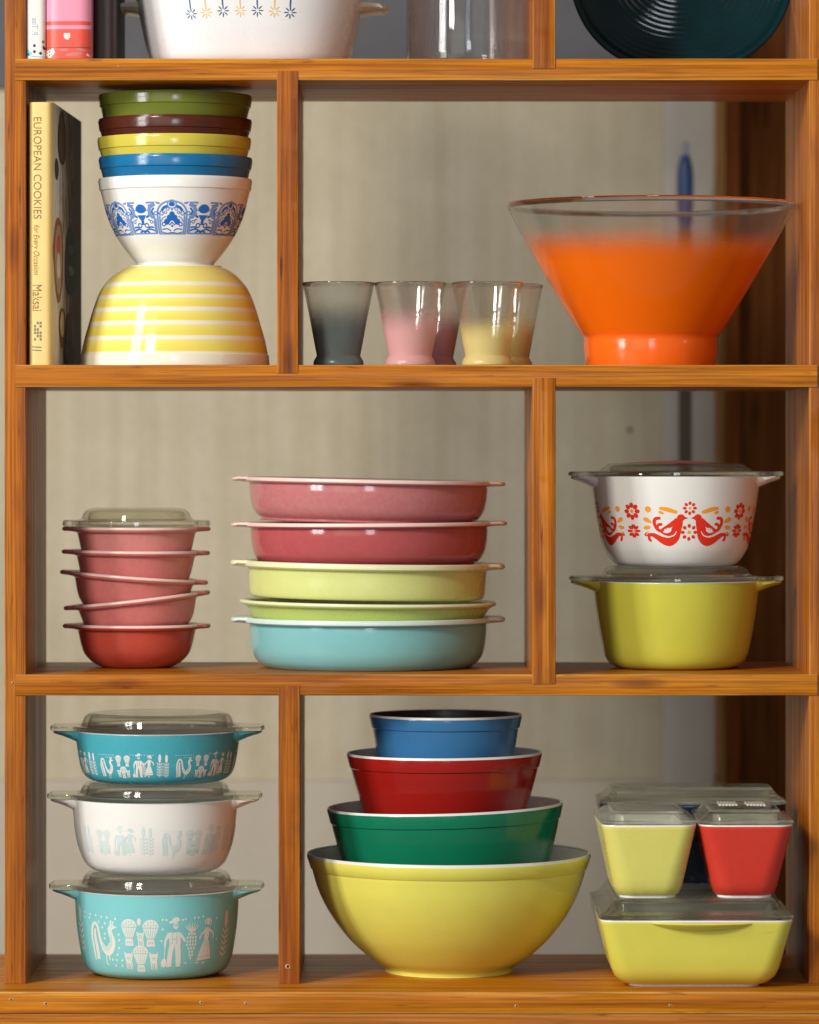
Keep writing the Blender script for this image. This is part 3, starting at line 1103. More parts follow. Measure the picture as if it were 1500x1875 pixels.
def band_art(k, y0, order, spacing, start):
    a = Art()
    u = start
    for o in order:
        if o == 'F':
            a.add(FA, u - 7, y0, k); a.add(WO, u + 12, y0, k); a.add(CO, u + 2, y0 + 4, k * 0.7)
            for i in range(9):
                a.ell(u - 22 + i * 5.2, y0 - 21, 1.0, 0.8, 0, 0, 6)
            w = 48
        elif o == 'P':
            a.add(PL, u - 6, y0, k); a.add(PL, u + 6, y0 + 1, k); w = 30
        elif o == 'R':
            a.add(RO, u, y0 + 3, k)
            for i in range(8):
                a.ell(u - 14 + i * 4.6, y0 - 20, 1.0, 0.8, 0, 0, 6)
                if i > 2:
                    a.ell(u - 12 + i * 4.4, y0 - 15.5, 0.9, 0.7, 0, 0, 6)
            w = 40
        else:
            for m_ in (-1, 1):
                a.add(BA, u + m_ * 8.5, y0 - 13, k * 0.85); a.add(CH, u + m_ * 9, y0 + 12, k * 0.9)
            a.add(BA, u, y0 + 8, k * 0.9); w = 40
        u += spacing
    return a


small = band_art(0.10, 1405 - 1400, 'BFPRBFPRBFPR', 37, -205)
tt, ss, rz = C1
kf = 4.085 / (4.085 - 0.073)
print_on('printed_pattern', small, [plain('white_band_print', (0.74, 0.72, 0.68, 1), 0.3), tq_d], tt, rz, 143, lambda v: (1431 - (CY + (1400 + v - CY) / kf)) * ss, ss)
faint = band_art(0.124, 0, 'FRPBFPRBFPRB', 43, -222)
pale_tq = [plain('faded_turquoise_print', (0.585, 0.725, 0.71, 1), 0.3), milk]
tt, ss, rz = C2
kf = 4.085 / (4.085 - 0.073)
print_on('printed_pattern', faint, pale_tq, tt, rz, 144, lambda v: (1596 - (CY + (1545 + v - CY) / kf)) * ss, ss)

# --- right stack on the third shelf
Y5 = 0.127
lime = E('lime_green_enamel', (0.56, 0.54, 0.065, 1), rough=0.16)
GR = 'lidded casseroles stacked at the right of the third shelf'
D2 = casserole('plain lime green deep casserole with glass lid under the bird casserole', 1238, Y5, 1223,
               [(152, 1065), (151, 1078), (146, 1120), (139.5, 1160), (133, 1192), (126, 1209), (115, 1219), (102, 1223)], 102, (lime, milk), 192, 54,
               dict(rb=157, tab=196, rd=126, h=27), lidglass, base_z=S3 + 0.0002, group=GR)
zD = S3 + 0.0002 + (1223 - 1065 + 2.3 + 27.6) * sca(Y5)
D1 = casserole('white casserole printed with red birds and orange flowers, on top of the lime green one', 1237, Y5, 1036,
               [(155, 875), (153.5, 888), (147.5, 930), (141, 965), (134, 998), (126, 1016), (115, 1030), (104, 1036)], 104, (milk, milk), 191, 54,
               dict(rb=158, tab=197, rd=128, h=23, sag=5.0), lidglass, base_z=zD, group=GR)
K8 = 1 / 4.6875
bird = Art()                                  # faces right; origin on the pair's axis
bd = lambda pts: [(p[0] - 815,) + tuple(p[1:]) for p in pts]
bird.stroke(bd([(738, 228, 40), (728, 275, 62), (705, 335, 84), (680, 395, 104), (640, 432, 92), (585, 428, 62), (535, 400, 46), (485, 376, 36), (440, 374, 32), (420, 388, 22)]), 0)
bird.ell(742 - 815, 232, 34, 30, 0, 0)
bird.poly([(760 - 815, 215), (805 - 815, 236), (762 - 815, 250)], 0)
bird.stroke(bd([(715, 248, 40), (660, 292, 40), (605, 325, 32), (560, 346, 26), (530, 322, 28), (512, 275, 30), (525, 242, 30), (568, 236, 24)]), 0)
bird.stroke(bd([(560, 350, 18), (540, 318, 20), (552, 292, 26), (582, 290, 22)]), 0)
bird.stroke(bd([(560, 350, 14), (605, 374, 20), (650, 372, 24), (690, 345, 20)]), 0)
bird.ell(628 - 815, 342, 34, 21, -14, 2)
bird.stroke(bd([(560, 372, 8), (620, 398, 12), (680, 385, 10), (705, 350, 6)]), 2)
bird.stroke(bd([(500, 362, 6), (455, 362, 8), (432, 378, 5)]), 2)
bird.stroke(bd([(490, 378, 20), (458, 392, 24), (462, 420, 26), (478, 436, 16)]), 0)
birds = Art()


def bird_unit(u0):
    for m_ in (False, True):
        q = Art()
        q.add(bird, 0, 0, 1, m_)
        g = -1 if not m_ else 1
        q.ell(g * 352, 160, 27, 27, 0, 1)
        q.stroke([(g * 255, 150, 20), (g * 195, 160, 36), (g * 120, 182, 30), (g * 104, 186, 10)], 1)
        q.ell(g * 240, 188, 24, 13, -g * 20, 1)
        q.stroke([(g * 400, 245, 18), (g * 372, 250, 40), (g * 330, 275, 14)], 1)
        q.ell(g * 372, 318, 34, 17, g * 8, 1)
        q.flower(g * 505, 178, 52, 8, 24, 19, 0, 1, 15)
        q.flower(g * 495, 348, 40, 8, 20, 11, 0, 1, 8)
        birds.add(q, u0, 0, K8)
    q = Art()
    q.flower(0, 150, 43, 8, 16, 13, 0, 1, 11)
    q.flower(0, 358, 56, 8, 18, 15, 0, 1, 15)
    birds.add(q, u0, 0, K8)


for u0 in (-199, 16, 231):
    bird_unit(u0)
bm = [plain('red_bird_print', C(226, 52, 30), 0.25), plain('orange_print', C(243, 160, 40), 0.25), milk]
tt, ss, rz = D1
kf = 4.127 / (4.127 - 0.074)
print_on('printed_birds', birds, bm, tt, rz, 145, lambda v: (1036 - (CY + (900 + v - CY) / kf)) * ss, ss)
lr = Art()
lidred = plain('red_lid_print', C(205, 45, 28), 0.3)
sD = sca(Y5)
zt = (1036 - 875 + 2.3 + 23) * sD
o = lathe('lid_print', [(94 * sD, zt + 0.9 * sD), (70 * sD, zt + 2.2 * sD), (40 * sD, zt + 3.8 * sD), (0, zt + 5.7 * sD)], [lidred], tt, n=64)

# ------------------------------------------------------------------ flat-rimmed dishes, third shelf
def rim_dish(label, cx, y, rim_py, depth, body_pts, foot, r_fl, tip, hw, mats, group, tilt=0.0, fth=9, cat='dish', name='baking_dish', base=None, lid=None, pale=True):
    """rim_py: height of the flange centre; body_pts: (r, px below rim top)"""
    s = sca(y)
    z_top = Z(rim_py - fth / 2, y)
    t = thing(name, (X(cx, y), y, z_top - depth * s if base is None else base), label, cat, group, (0, tilt, 0))
    if base is None and tilt:
        # keep the rim centre where it is when the dish leans
        t.location.x -= depth * s * sin(tilt)
    Lz = lambda pts: [(r * s, (depth - d) * s) for r, d in pts]
    rb = body_pts[0][0]
    wp = catmull(body_pts, 6)
    lathe('body', Lz(wp + [(foot, depth), (foot - 4, depth - 1.5), (0, depth - 2)]), [mats[0]], t)
    rim = [(rb - 1, fth + 3), (rb + 3, fth + 0.5), (r_fl - 3, fth), (r_fl - 0.5, fth - 2.5), (r_fl, fth * .5), (r_fl - 0.8, 1.5), (r_fl - 3, 0), (rb - 3, 0.8), (rb - 6, 3)]
    lathe('rim', Lz(rim), [mats[0], mats[1]], t, [0, 0, 0, 1, 1, 1, 1, 1] if pale else [0, 0, 0, 0, 1, 1, 1, 1], n=128)
    inn = [(rb - 6, 3)] + [(r - 6, d) for r, d in wp if 4 < d < depth - 8] + [(foot * .8, depth - 6), (0, depth - 5)]
    lathe('inside', Lz(inn), [mats[1]], t)
    if tip:
        for sd in (-1, 1):
            tab_handle('handle', r_fl - 6, tip, hw, hw * 0.78, depth - 0.3, 0, fth * 1.02, fth * 0.86, s, sd, [mats[1], mats[1]] if pale else [rim_edge, mats[1]], t)
    return t, s


pk = dict(dust=0.30, rough=0.3, scuff=0.07)
pinkA = E('faded_pink_enamel', (0.60, 0.15, 0.145, 1), dust=0.5, rough=0.32)
pinkB = E('worn_pink_enamel', (0.58, 0.115, 0.105, 1), dust=0.35, rough=0.3)
coral = E('coral_red_enamel', (0.50, 0.060, 0.036, 1), dust=0.06, rough=0.2)
pk_top = enamel('pale_pink_rim', (0.80, 0.60, 0.55, 1), 0.3, 0.05)
bp = [(109, 8), (106, 20), (101.5, 40), (96, 54), (86, 66), (74, 75), (64, 79)]
rim_edge = enamel('pink_rim_edge', (0.50, 0.15, 0.14, 1), 0.3, 0.06)
GP = 'small pink dishes stacked at the left of the third shelf'
YP = 0.14
rim_dish('coral red small round dish with pink rim, lowest of the small pink stack', 250.5, YP, 1145, 79.5, bp, 63, 119, 134.5, 40, [coral, pk_top], GP, 0.0, base=S3 + 0.0002, pale=False)
rim_dish('worn pink small dish leaning right side up, directly on the coral red dish', 250.5, YP, 1099, 70, [(a, min(b, 70)) for a, b in [(109, 8), (106, 20), (101.5, 36), (96, 48), (86, 59), (74, 67), (64, 70)]], 63, 119, 134, 40, [pinkB, pk_top], GP, radians(-6.3), pale=False)
rim_dish('worn pink small dish leaning right side down, middle of the small pink stack', 246, YP, 1057, 74, [(109, 8), (106, 20), (101.5, 38), (96, 51), (86, 63), (74, 71), (64, 74)], 63, 119, 135, 40, [pinkB, pk_top], GP, radians(4.3), pale=False)
rim_dish('worn pink small dish lying level under the glass-lidded pink one', 249, YP, 1011.5, 79, bp, 63, 119, 135, 40, [pinkB, pk_top], GP, radians(0.6), pale=False)
tP, sP = rim_dish('faded pink small dish with a clear glass lid, top of the small pink stack', 250, YP, 968.5, 79, bp, 63, 119, 135, 40, [pinkA, pk_top], GP, radians(0.1), pale=False)
lid_lathe(sP, 120, 135, 92, 33, [greenlid], tP, 79.6 * sP, tabw=17, brim=11)

GD = 'oval handled dishes stacked in the middle of the third shelf'
YM = 0.145
turq = E('pale_turquoise_enamel', (0.20, 0.47, 0.49, 1), rough=0.13, scuff=0.02)
turq_t = enamel('pale_blue_rim', (0.62, 0.74, 0.70, 1), 0.25, 0.03)
limeL = E('pale_lime_enamel', (0.62, 0.66, 0.24, 1), rough=0.22)
limeD = E('pale_green_enamel', (0.50, 0.60, 0.16, 1), rough=0.22)
lime_t = enamel('cream_lime_rim', (0.74, 0.76, 0.48, 1), 0.25, 0.03)
rose = E('rose_red_enamel', (0.40, 0.058, 0.065, 1), dust=0.12, rough=0.10, scuff=0.02)
rosep = E('dusty_rose_enamel', (0.42, 0.10, 0.11, 1), dust=0.36, rough=0.10, scuff=0.02)
bb = lambda d, rt=217, rbm=186: [(rt, 9), (rt, 24), (rt - 2, d * .52), (rt - 6, d * .72), (rt - 14, d * .87), (rt - 24, d * .96), (rbm, d)]
rim_dish('pale turquoise round baking dish with tab handles, at the bottom of the middle stack', 674, YM, 1133, 92, bb(92), 184, 229, 250, 62, [turq, turq_t], GD, 0, 11, base=S3 + 0.0002)
rim_dish('pale green flared pie plate without handles, directly on the turquoise baking dish', 674, YM, 1103, 46, [(226, 8), (220, 16), (212, 28), (205, 38), (198, 45)], 197, 235, None, 0, [limeD, lime_t], GD, radians(0.7), 8, name='pie_plate', cat='plate')
rim_dish('pale lime round baking dish with tab handles, above the pie plate', 673.5, YM, 1034, 66, [(219, 9), (217, 24), (216, 45), (214.5, 58), (212, 64), (209, 66)], 207, 229, 250.5, 62, [limeL, lime_t], GD, radians(0.9), 12)
rim_dish('rose red round baking dish between the dusty pink and pale lime dishes', 676, YM, 959.5, 80, bb(80, 217, 200), 198, 229, 252, 62, [rose, pk_top], GD, radians(-0.2), 9)
rim_dish('dusty pink round baking dish with pale rim, top of the middle stack', 675, YM, 881.5, 78, bb(78, 218, 204), 202, 229, 250, 62, [rosep, pk_top], GD, radians(1.2), 9)

# ------------------------------------------------------------------ square refrigerator dishes, bottom shelf right
def rr(hx, hy, rc, n=8):
    out = []
    for sx, sy, a0 in ((1, -1, 270), (1, 1, 0), (-1, 1, 90), (-1, -1, 180)):
        for k in range(n + 1):
            a = radians(a0 + 90 * k / n)
            out.append((sx * (hx - rc) + rc * cos(a), sy * (hy - rc) + rc * sin(a)))
    return out


def loft(name, secs, mats, parent, smat=None, closed=False, caps=(True, True), n=8, bulge=None, angle=40):
    """secs: (hx, hy, corner r, z)"""
    verts, faces, mi = [], [], []
    m = 4 * (n + 1)
    for hx, hy, rc, z in secs:
        for x, y in rr(hx, hy, min(rc, hx * .98, hy * .98), n):
            verts.append((x, y, z) if not bulge else bulge(x, y, z, hx, hy))
    k = len(secs)
    for i in range(k if closed else k - 1):
        a, b = i * m, ((i + 1) % k) * m
        for j in range(m):
            faces.append((a + j, a + (j + 1) % m, b + (j + 1) % m, b + j)); mi.append(smat[i] if smat else 0)
    if caps[0]:
        faces.append(tuple(range(m))[::-1]); mi.append(smat[0] if smat else 0)
    if caps[1]:
        faces.append(tuple(range((k - 1) * m, k * m))); mi.append(smat[-1] if smat else 0)
    return mesh_obj(name, verts, faces, mats, parent, mi, True, angle)


def fridge_dish(label, x, y0, y1, hx_top, base_z, hb, hh, mats, lid_h, lid_in, group, lid_mat, ribs=None, yaw=0.0, handle=False, tex=False):
    """y0..y1 depth of the rim, hx_top half width at rim, hb half width at base, hh height (metres)"""
    hy = (y1 - y0) / 2
    t = thing('refrigerator_dish', (x, (y0 + y1) / 2, base_z), label, 'storage dish', group, (0, 0, yaw))
    dyb = hx_top - hb
    secs = []
    prof = [(1.0, 0.0, 0.6), (1.02, 0.004, .75), (1.13, 0.010, 1.0), (1.22, 0.020, 1.0)]
    by = hy - dyb * 0.9
    pts = [(hb * 0.80, by * 0.84, 0.014, 0.0), (hb * 0.81, by * 0.845, 0.014, 0.002), (hb * 0.90, by * 0.91, 0.017, 0.0035), (hb * 0.985, by * 0.985, 0.018, 0.0105), (hb * 1.03, by * 1.02, 0.018, 0.018)]
    z1 = hh - 0.0012
    pts += [(hb * 1.03 + (hx_top - hb * 1.03) * f, by * 1.02 + (hy - by * 1.02) * f, 0.018 - 0.004 * f, 0.018 + (z1 - 0.018) * f) for f in (0.33, 0.66, 0.93)]
    outer = pts + [(hx_top, hy, 0.014, z1)]
    w = 0.0035
    lip = [(hx_top - 0.0004, hy - 0.0004, 0.0136, hh), (hx_top - w, hy - w, 0.011, hh)]
    loft('body', outer + lip, mats, t, [1, 0, 0, 0, 0, 0, 0, 0, 1, 1], caps=(True, False))
    fi = (hh - 0.038) / (z1 - 0.018)
    inn = [lip[-1], (hb * 1.03 + (hx_top - hb * 1.03) * fi - w - 0.001, by * 1.02 + (hy - by * 1.02) * fi - w - 0.001, 0.016, hh - 0.02), (hb * 0.985 - w, by * .985 - w, 0.022, 0.024), (hb * .78 - w, by * .82 - w, 0.02, 0.009)]
    loft('inside', inn, [milk_in], t, caps=(False, True))
    # lid
    bx, byy = hx_top + 0.0012, hy + 0.0012
    g = 0.0032
    li = lid_in
    so = [(bx - 0.012, byy - 0.012, .010, 0.0004), (bx - 0.001, byy - 0.001, .014, 0.0004), (bx, byy, .015, 0.0014), (bx, byy, .015, 0.0030), (bx - .001, byy - .001, .014, 0.0042),
          (bx - li * .35, byy - li * .35, .013, 0.0055), (bx - li * .62, byy - li * .7, .012, 0.0085), (bx - li * .9, byy - li * 1.0, .011, lid_h - 0.0025), (bx - li, byy - li * 1.12, .010, lid_h - 0.0006), (bx - li - .003, byy - li * 1.12 - .003, .008, lid_h)]
    si = [(bx - li - .005, byy - li * 1.12 - .005, .007, lid_h - g), (bx - li - .002, byy - li * 1.12 - .0025, .008, lid_h - g - .001), (bx - li * .9 - g, byy - li - g, .009, 0.0058), (bx - .0135, byy - .0135, .010, 0.0008)]
    # solid of glass: outer shell up, plateau, then inner shell down
    m = 36
    secs = so + [(0.001, 0.001, .0005, lid_h)]
    secs2 = [(0.001, 0.001, .0005, lid_h - g)] + si

    sg = [1 if i in (1, 2, 3, 7, 8) else 0 for i in range(len(secs) + len(secs2))]
    lid = loft('lid', secs + secs2, [lid_mat, brimglass], t, smat=sg, closed=True, caps=(False, False), angle=22)
    lid.location = (0, 0, hh)
    top = (bx - li - .004, byy - li * 1.12 - .004)
    if ribs:
        rm = ribs
        for gx in (-0.47, 0.47):
            for k in range(6):
                xx = gx * top[0] + (k - 2.5) * 0.0030
                v, f = boxv(xx - .0009, xx + .0009, -0.018, 0.018, -0.0001, 0.0009)
                o = mesh_obj('rib', v, f, rm, lid, None, False)
                o.location = (0.0, top[1] * 0.25, lid_h)
    if handle:
        verts, faces, mi = [], [], []
        nn = 24
        for i in range(nn + 1):
            u = -1 + 2 * i / nn
            d = 0.011 * (cos(u * pi / 2) ** 0.8 if abs(u) < 1 else 0)
            xx = 0.004 + u * 0.046
            yb = -hy + 0.002
            th_ = 0.0065 * (cos(u * pi / 2) ** 0.6 if abs(u) < 1 else 0.0) + 0.0012
            for yy, zz in ((yb, 0.0002), (yb - d * .9 - .001, 0.0001), (yb - d - .002, -0.0016), (yb - d * .8 - .0015, -th_ * .6), (yb, -th_ - 0.001)):
                verts.append((xx, yy, hh + zz - 0.0012))
        for i in range(nn):
            for j in range(4):
                a, b = i * 5 + j, (i + 1) * 5 + j
                faces.append((a, b, b + 1, a + 1)[::-1]); mi.append(1 if j == 0 else 0)
        mesh_obj('handle', verts, faces, mats, t, mi, True, 50)
    return t, lid


GF = 'square lidded dishes stacked at the right of the bottom shelf'
fy = E('lemon_yellow_enamel', (0.71, 0.665, 0.105, 1), rough=0.16)
fl = E('pale_lemon_enamel', (0.70, 0.66, 0.165, 1), rough=0.22)
frd = E('scarlet_enamel', (0.62, 0.028, 0.012, 1), dust=0.06, rough=0.3)
fnv = E('navy_enamel', (0.003, 0.013, 0.036, 1), rough=0.2)
frost = glass('frosted_lid_glass', (0.95, 0.96, 0.92, 1), 0.22, haze=0.10)
rib_m = plain('white_rib_glass', (0.72, 0.70, 0.62, 1), 0.3)
yF = -0.05
yc = 0.065
x5 = X(1277, yF)
h5 = (1687 - 837) * sca(yF)
dishh = -0.4825 + 0.0
fd, fl_lid = fridge_dish('large lemon yellow rectangular dish with glass lid, under the small square dishes', x5, -0.05, 0.180, 177 * sca(yF), S4 + 0.0002, 128 * sca(-.02) * 1.17, 0.4825 - 0.4195, [fy, milk], 0.0178, 0.0165, GF, fridgelid, handle=True)
ztop5 = S4 + 0.0002 + 0.063 + 0.0178 + 0.0002
ya = -0.042
hs = 0.4021 - 0.3345
xa, xb = X(1188.5, ya), X(1369, ya)
fridge_dish('small pale lemon square dish with textured glass lid, left of the scarlet one', xa, ya, 0.088, 87 * sca(ya), ztop5, 63 * sca(ya) * 1.03, hs, [fl, milk], 0.0125, 0.0125, GF, frost, yaw=radians(0.8))
fridge_dish('small scarlet square dish with ribbed glass lid, right of the pale lemon one', xb, ya, 0.088, 86 * sca(ya), ztop5, 60 * sca(ya) * 1.03, hs, [frd, milk], 0.0135, 0.0125, GF, fridgelid, ribs=rib_m, yaw=radians(-0.6))
fridge_dish('navy blue rectangular dish with a wide smoky glass lid, behind the two small square dishes', X(1269, .095), 0.0945, 0.182, 171 * sca(.095), ztop5, 140 * sca(.09), 0.4021 - 0.3270, [fnv, fnv], 0.0155, 0.013, GF, fridgelid)

# ------------------------------------------------------------------ second shelf: glasses and punch bowl
def tumbler(label, cx, y, col, group, trans=0.35, top=0.05, fade=(30, 98)):
    s = sca(y)
    t = thing('glass_tumbler', (X(cx, y), y, S2 + 0.0002), label, 'glass', group)
    m = coated('tumbler_coat_' + label.split()[0], col, fade[0] * s, fade[1] * s, top, 0.28, trans)
    q = lambda pts: [(r * s, z * s) for r, z in pts]
    cup = [(40.5, 22), (44, 40), (52, 84), (60, 124), (65, 147), (66, 150), (65.6, 152.5), (64.2, 153), (63, 151.5), (62, 147), (57, 124), (49, 84), (42, 46), (37, 30), (0, 27)]
    foot = [(0, 1.5), (36, 1.2), (44, 0), (46, 2), (46.3, 5), (45, 10), (42, 15), (40, 18.5), (40.5, 22)]
    lathe('foot', q(foot), [m], t, n=72)
    sm = [0] * 4 + [2] * 5 + [1] * 5
    lathe('cup', q(cup), [m, clear, rimglass], t, sm, n=72)
    return t


GT = 'colour-fade tumblers on the second shelf'
tumbler('grey fading tumbler beside the divider, leftmost of the tumblers', 620, 0.06, C(112, 124, 124), GT, 0.3, 0.14, (45, 128))
tumbler('pink fading tumbler standing in front of the dusky one', 751, 0.06, C(236, 184, 182), GT, 0.4, 0.03, (55, 112))
tumbler('dusky rose fading tumbler half hidden behind the pink and yellow tumblers', 790, 0.15, C(180, 128, 130), GT, 0.3, 0.05, (50, 112))
tumbler('pale yellow fading tumbler standing in front of the olive one', 892, 0.055, C(234, 220, 148), GT, 0.4, 0.02, (42, 92))
tumbler('olive yellow fading tumbler, rightmost and half hidden behind the pale yellow one', 929, 0.15, C(204, 184, 116), GT, 0.3, 0.06, (40, 108))

YO = 0.12
sO = sca(YO)
ob = thing('punch_bowl', (X(1191.5, YO), YO, S2 + 0.0002), 'large flared glass bowl coated orange with a clear rim, right of the tumblers', 'bowl')
om = coated('orange_coat', (0.93, 0.165, 0.005, 1), 184 * sO, 258 * sO, 0.0, 0.12, 0.16)
q = lambda pts: [(r * sO, z * sO) for r, z in pts]
lathe('foot', q([(0, 3), (100, 2.5), (114, 0), (118, 1.5), (119, 5), (121, 20), (122.5, 35), (122.5, 46), (122, 52), (124, 57), (128, 62)]), [enamel('orange_foot_enamel', (0.86, 0.135, 0.010, 1), 0.12, 0.03)], ob, n=128)
oc = [(128, 62), (150, 95), (180, 145), (215, 205), (240, 249), (261, 290), (265, 296), (265, 299), (263, 300), (259.5, 297), (235, 249), (210, 206), (174, 145), (144, 96), (120, 66), (100, 58), (0, 56)]
lathe('bowl', q(oc), [om, clear, rimglass], ob, [0] * 5 + [2] * 4 + [1] * 7, n=144)

# ------------------------------------------------------------------ books
paper_m = plain('page_edges', (0.62, 0.56, 0.44, 1), 0.8)


def text_mesh(name, body, size, mat, parent, M, sx=1.0, extr=0.00006, shear=0.0, space=1.0):
    cu = bpy.data.curves.new(name, 'FONT')
    cu.body = body
    cu.size = size
    cu.align_x = 'LEFT'
    cu.align_y = 'CENTER'
    cu.shear = shear
    cu.space_character = space
    tmp = bpy.data.objects.new(name + '_tmp', cu)
    COL.objects.link(tmp)
    dg = bpy.context.evaluated_depsgraph_get()
    me = bpy.data.meshes.new_from_object(tmp.evaluated_get(dg))
    bpy.data.objects.remove(tmp)
    me.materials.clear()
    me.materials.append(mat)
    for v in me.vertices:
        v.co = M(v.co.x * sx, v.co.y)
    me.name = name
    o = bpy.data.objects.new(name, me)
    COL.objects.link(o)
    o.parent = parent
    return o


def book(label, x0, x1, y, z0, h, d, mats, round_=0.004, yaw=0.0, group=None):
    """spine to the viewer; mats: spine, front (right), back (left)"""
    w = x1 - x0
    t = thing('book', ((x0 + x1) / 2, y, z0), label, 'book', group, (0, 0, yaw))
    n = 20
    verts, faces = [], []
    prof = []
    for k in range(n + 1):
        u = sin((-1 + 2 * k / n) * pi / 2)
        prof.append((u * w / 2, round_ * (abs(u) ** 5)))
    for zz in (0, h):
        for x, yy in prof:
            verts.append((x, yy, zz))
        for x, yy in reversed(prof):
            verts.append((x * (1 - .004 / w), yy + 0.0018, zz))
    m = 2 * (n + 1)
    for k in range(m):
        faces.append((k, (k + 1) % m, m + (k + 1) % m, m + k))
    faces.append(tuple(range(m))[::-1])
    faces.append(tuple(range(m, 2 * m)))
    mesh_obj('spine', verts, faces, mats[0], t, None, True, 50)
    r = round_
    for nm, xa_, xb_, mt in (('front_cover', w / 2 - 0.0022, w / 2, mats[1]), ('back_cover', -w / 2, -w / 2 + 0.0022, mats[2])):
        v, f = boxv(xa_, xb_, r + 0.0003, d, 0.0, h)
        mesh_obj(nm, v, f, mt, t, None, False)
    v, f = boxv(-w / 2 + 0.0023, w / 2 - 0.0023, r + 0.002, d - 0.004, 0.003, h - 0.003)
    mesh_obj('pages', v, f, paper_m, t, None, False)
    return t


gold = plain('golden_spine_paper', C(228, 198, 128), 0.5, 0.3)


def covermat():
    m, nt, b = newmat('photo_cover')
    tc = N(nt, 'ShaderNodeTexCoord')
    sx = N(nt, 'ShaderNodeSeparateXYZ')
    nt.links.new(tc.outputs['Object'], sx.inputs[0])
    mp = N(nt, 'ShaderNodeMapping')
    mp.inputs['Scale'].default_value = (1, 9, 2.2)
    nt.links.new(tc.outputs['Object'], mp.inputs[0])
    f = noise(nt, mp.outputs[0], 9, 4, 0.6, 1.0)
    ad = N(nt, 'ShaderNodeMath', operation='MULTIPLY_ADD')
    nt.links.new(sx.outputs[1], ad.inputs[0])
    ad.inputs[1].default_value = 3.2
    nt.links.new(f, ad.inputs[2])
    r = ramp(nt, [(0.45, C(225, 222, 236)), (0.68, C(205, 192, 176)), (0.9, C(128, 100, 76)), (1.05, C(60, 50, 48))], ad.outputs[0])
    nt.links.new(r.outputs[0], b.inputs['Base Color'])
    b.inputs['Roughness'].default_value = 0.6
    b.inputs['Specular IOR Level'].default_value = 0.08
    return m


bk = book('golden yellow cookbook with cookie photos on its cover, beside the tall bowl stack', X(51, .006), X(97, .006), 0.006, S2 + 0.0002, 481 * sca(.006), 0.236, [gold, covermat(), gold], 0.0065, radians(-2.3))
bw = 46 * sca(.006)
ink = plain('brown_spine_ink', C(138, 108, 62), 0.6)
spx = lambda x: 0.0065 * (abs(x / (bw / 2)) ** 5) - 0.0003


def spine_map(px0, py0):
    """text running down the spine: u goes down, v goes right"""
    xo = (px0 - 74) * sca(.006)
    zo = (667 - py0) * sca(.006)
    return lambda u, v: Vector((xo + v, spx(xo + v), zo - u))


text_mesh('title', 'EUROPEAN COOKIES', 0.0105, ink, bk, spine_map(67.5, 212), 0.915, space=1.03)
text_mesh('subtitle', 'for Every Occasion', 0.0078, ink, bk, spine_map(66, 410), 0.76, shear=0.25)
text_mesh('author', 'Maksai', 0.0122, ink, bk, spine_map(67, 519), 0.76)
a = Art()
for ix in range(3):
    for iy in range(6):
        if (ix * 5 + iy * 3) % 4:
            a.poly([(-4 + ix * 5.2, iy * 6), (-0.4 + ix * 5.2, iy * 6), (-0.4 + ix * 5.2, iy * 6 + 4.6), (-4 + ix * 5.2, iy * 6 + 4.6)], 0)
for ix in range(2):
    a.stroke([(-7, 46 + ix * 6), (10, 47 + ix * 6)], 0, w=2.0)
verts, faces = [], []
for tri, c, lay in tri_fan(a, 6):
    i = len(verts)
    for u, v in tri:
        x = (u - 8) * sca(.006)
        verts.append((x, spx(x), (667 - 588 - v) * sca(.006)))
    faces.append((i, i + 1, i + 2))
mesh_obj('printed_mark', verts, faces, plain('grey_spine_ink', C(120, 118, 108), 0.6), bk, None, False)


# cookies printed on the cover (u along depth 0..1, v from top 0..1)
def cover_print(shapes):
    mats, verts, faces, mi = [], [], [], []
    hB, dB = 481 * sca(.006), 0.236
    for li, (u, v, ru, rv, col) in enumerate(shapes):
        mt = plain('cover_print_ink', col, 0.6, 0.08, 0.25)
        mats.append(mt)
        base = len(verts)
        n = 26
        for k in range(n):
            an = 2 * pi * k / n
            wob = 1 + 0.05 * sin(3 * an + li)
            verts.append((bw / 2 + 0.00012 + 0.00005 * li, 0.008 + (u + ru * wob * cos(an)) * (dB - 0.01), hB * (1 - v - rv * wob * sin(an))))
        faces.append(tuple(range(base, base + n))[::-1])
        mi.append(li)
    return mesh_obj('cover_picture', verts, faces, mats, bk, mi, False)


V = lambda yy: (yy - 62) / 1730.0
U = lambda xx: (xx - 200) / 245.0
cover_print([(U(268), V(270), .15, .105, C(62, 45, 34)), (U(268), V(265), .10, .085, C(92, 62, 40)), (U(222), V(490), .07, .042, C(70, 52, 50)), (U(238), V(1078), .17, .165, C(150, 92, 62)), (U(236), V(1080), .12, .135, C(176, 148, 134)),
             (U(236), V(990), .07, .04, C(190, 90, 80)), (U(236), V(1130), .06, .05, C(215, 200, 190)), (U(345), V(1075), .22, .135, C(24, 62, 50)), (U(348), V(1130), .10, .02, C(110, 130, 120)), (U(345), V(985), .10, .02, C(60, 96, 84)),
             (U(268), V(1530), .11, .078, C(120, 66, 36)), (U(266), V(1510), .065, .05, C(205, 180, 150)), (U(320), V(1560), .10, .075, C(74, 52, 42)), (U(330), V(1690), .20, .05, C(50, 38, 32))])

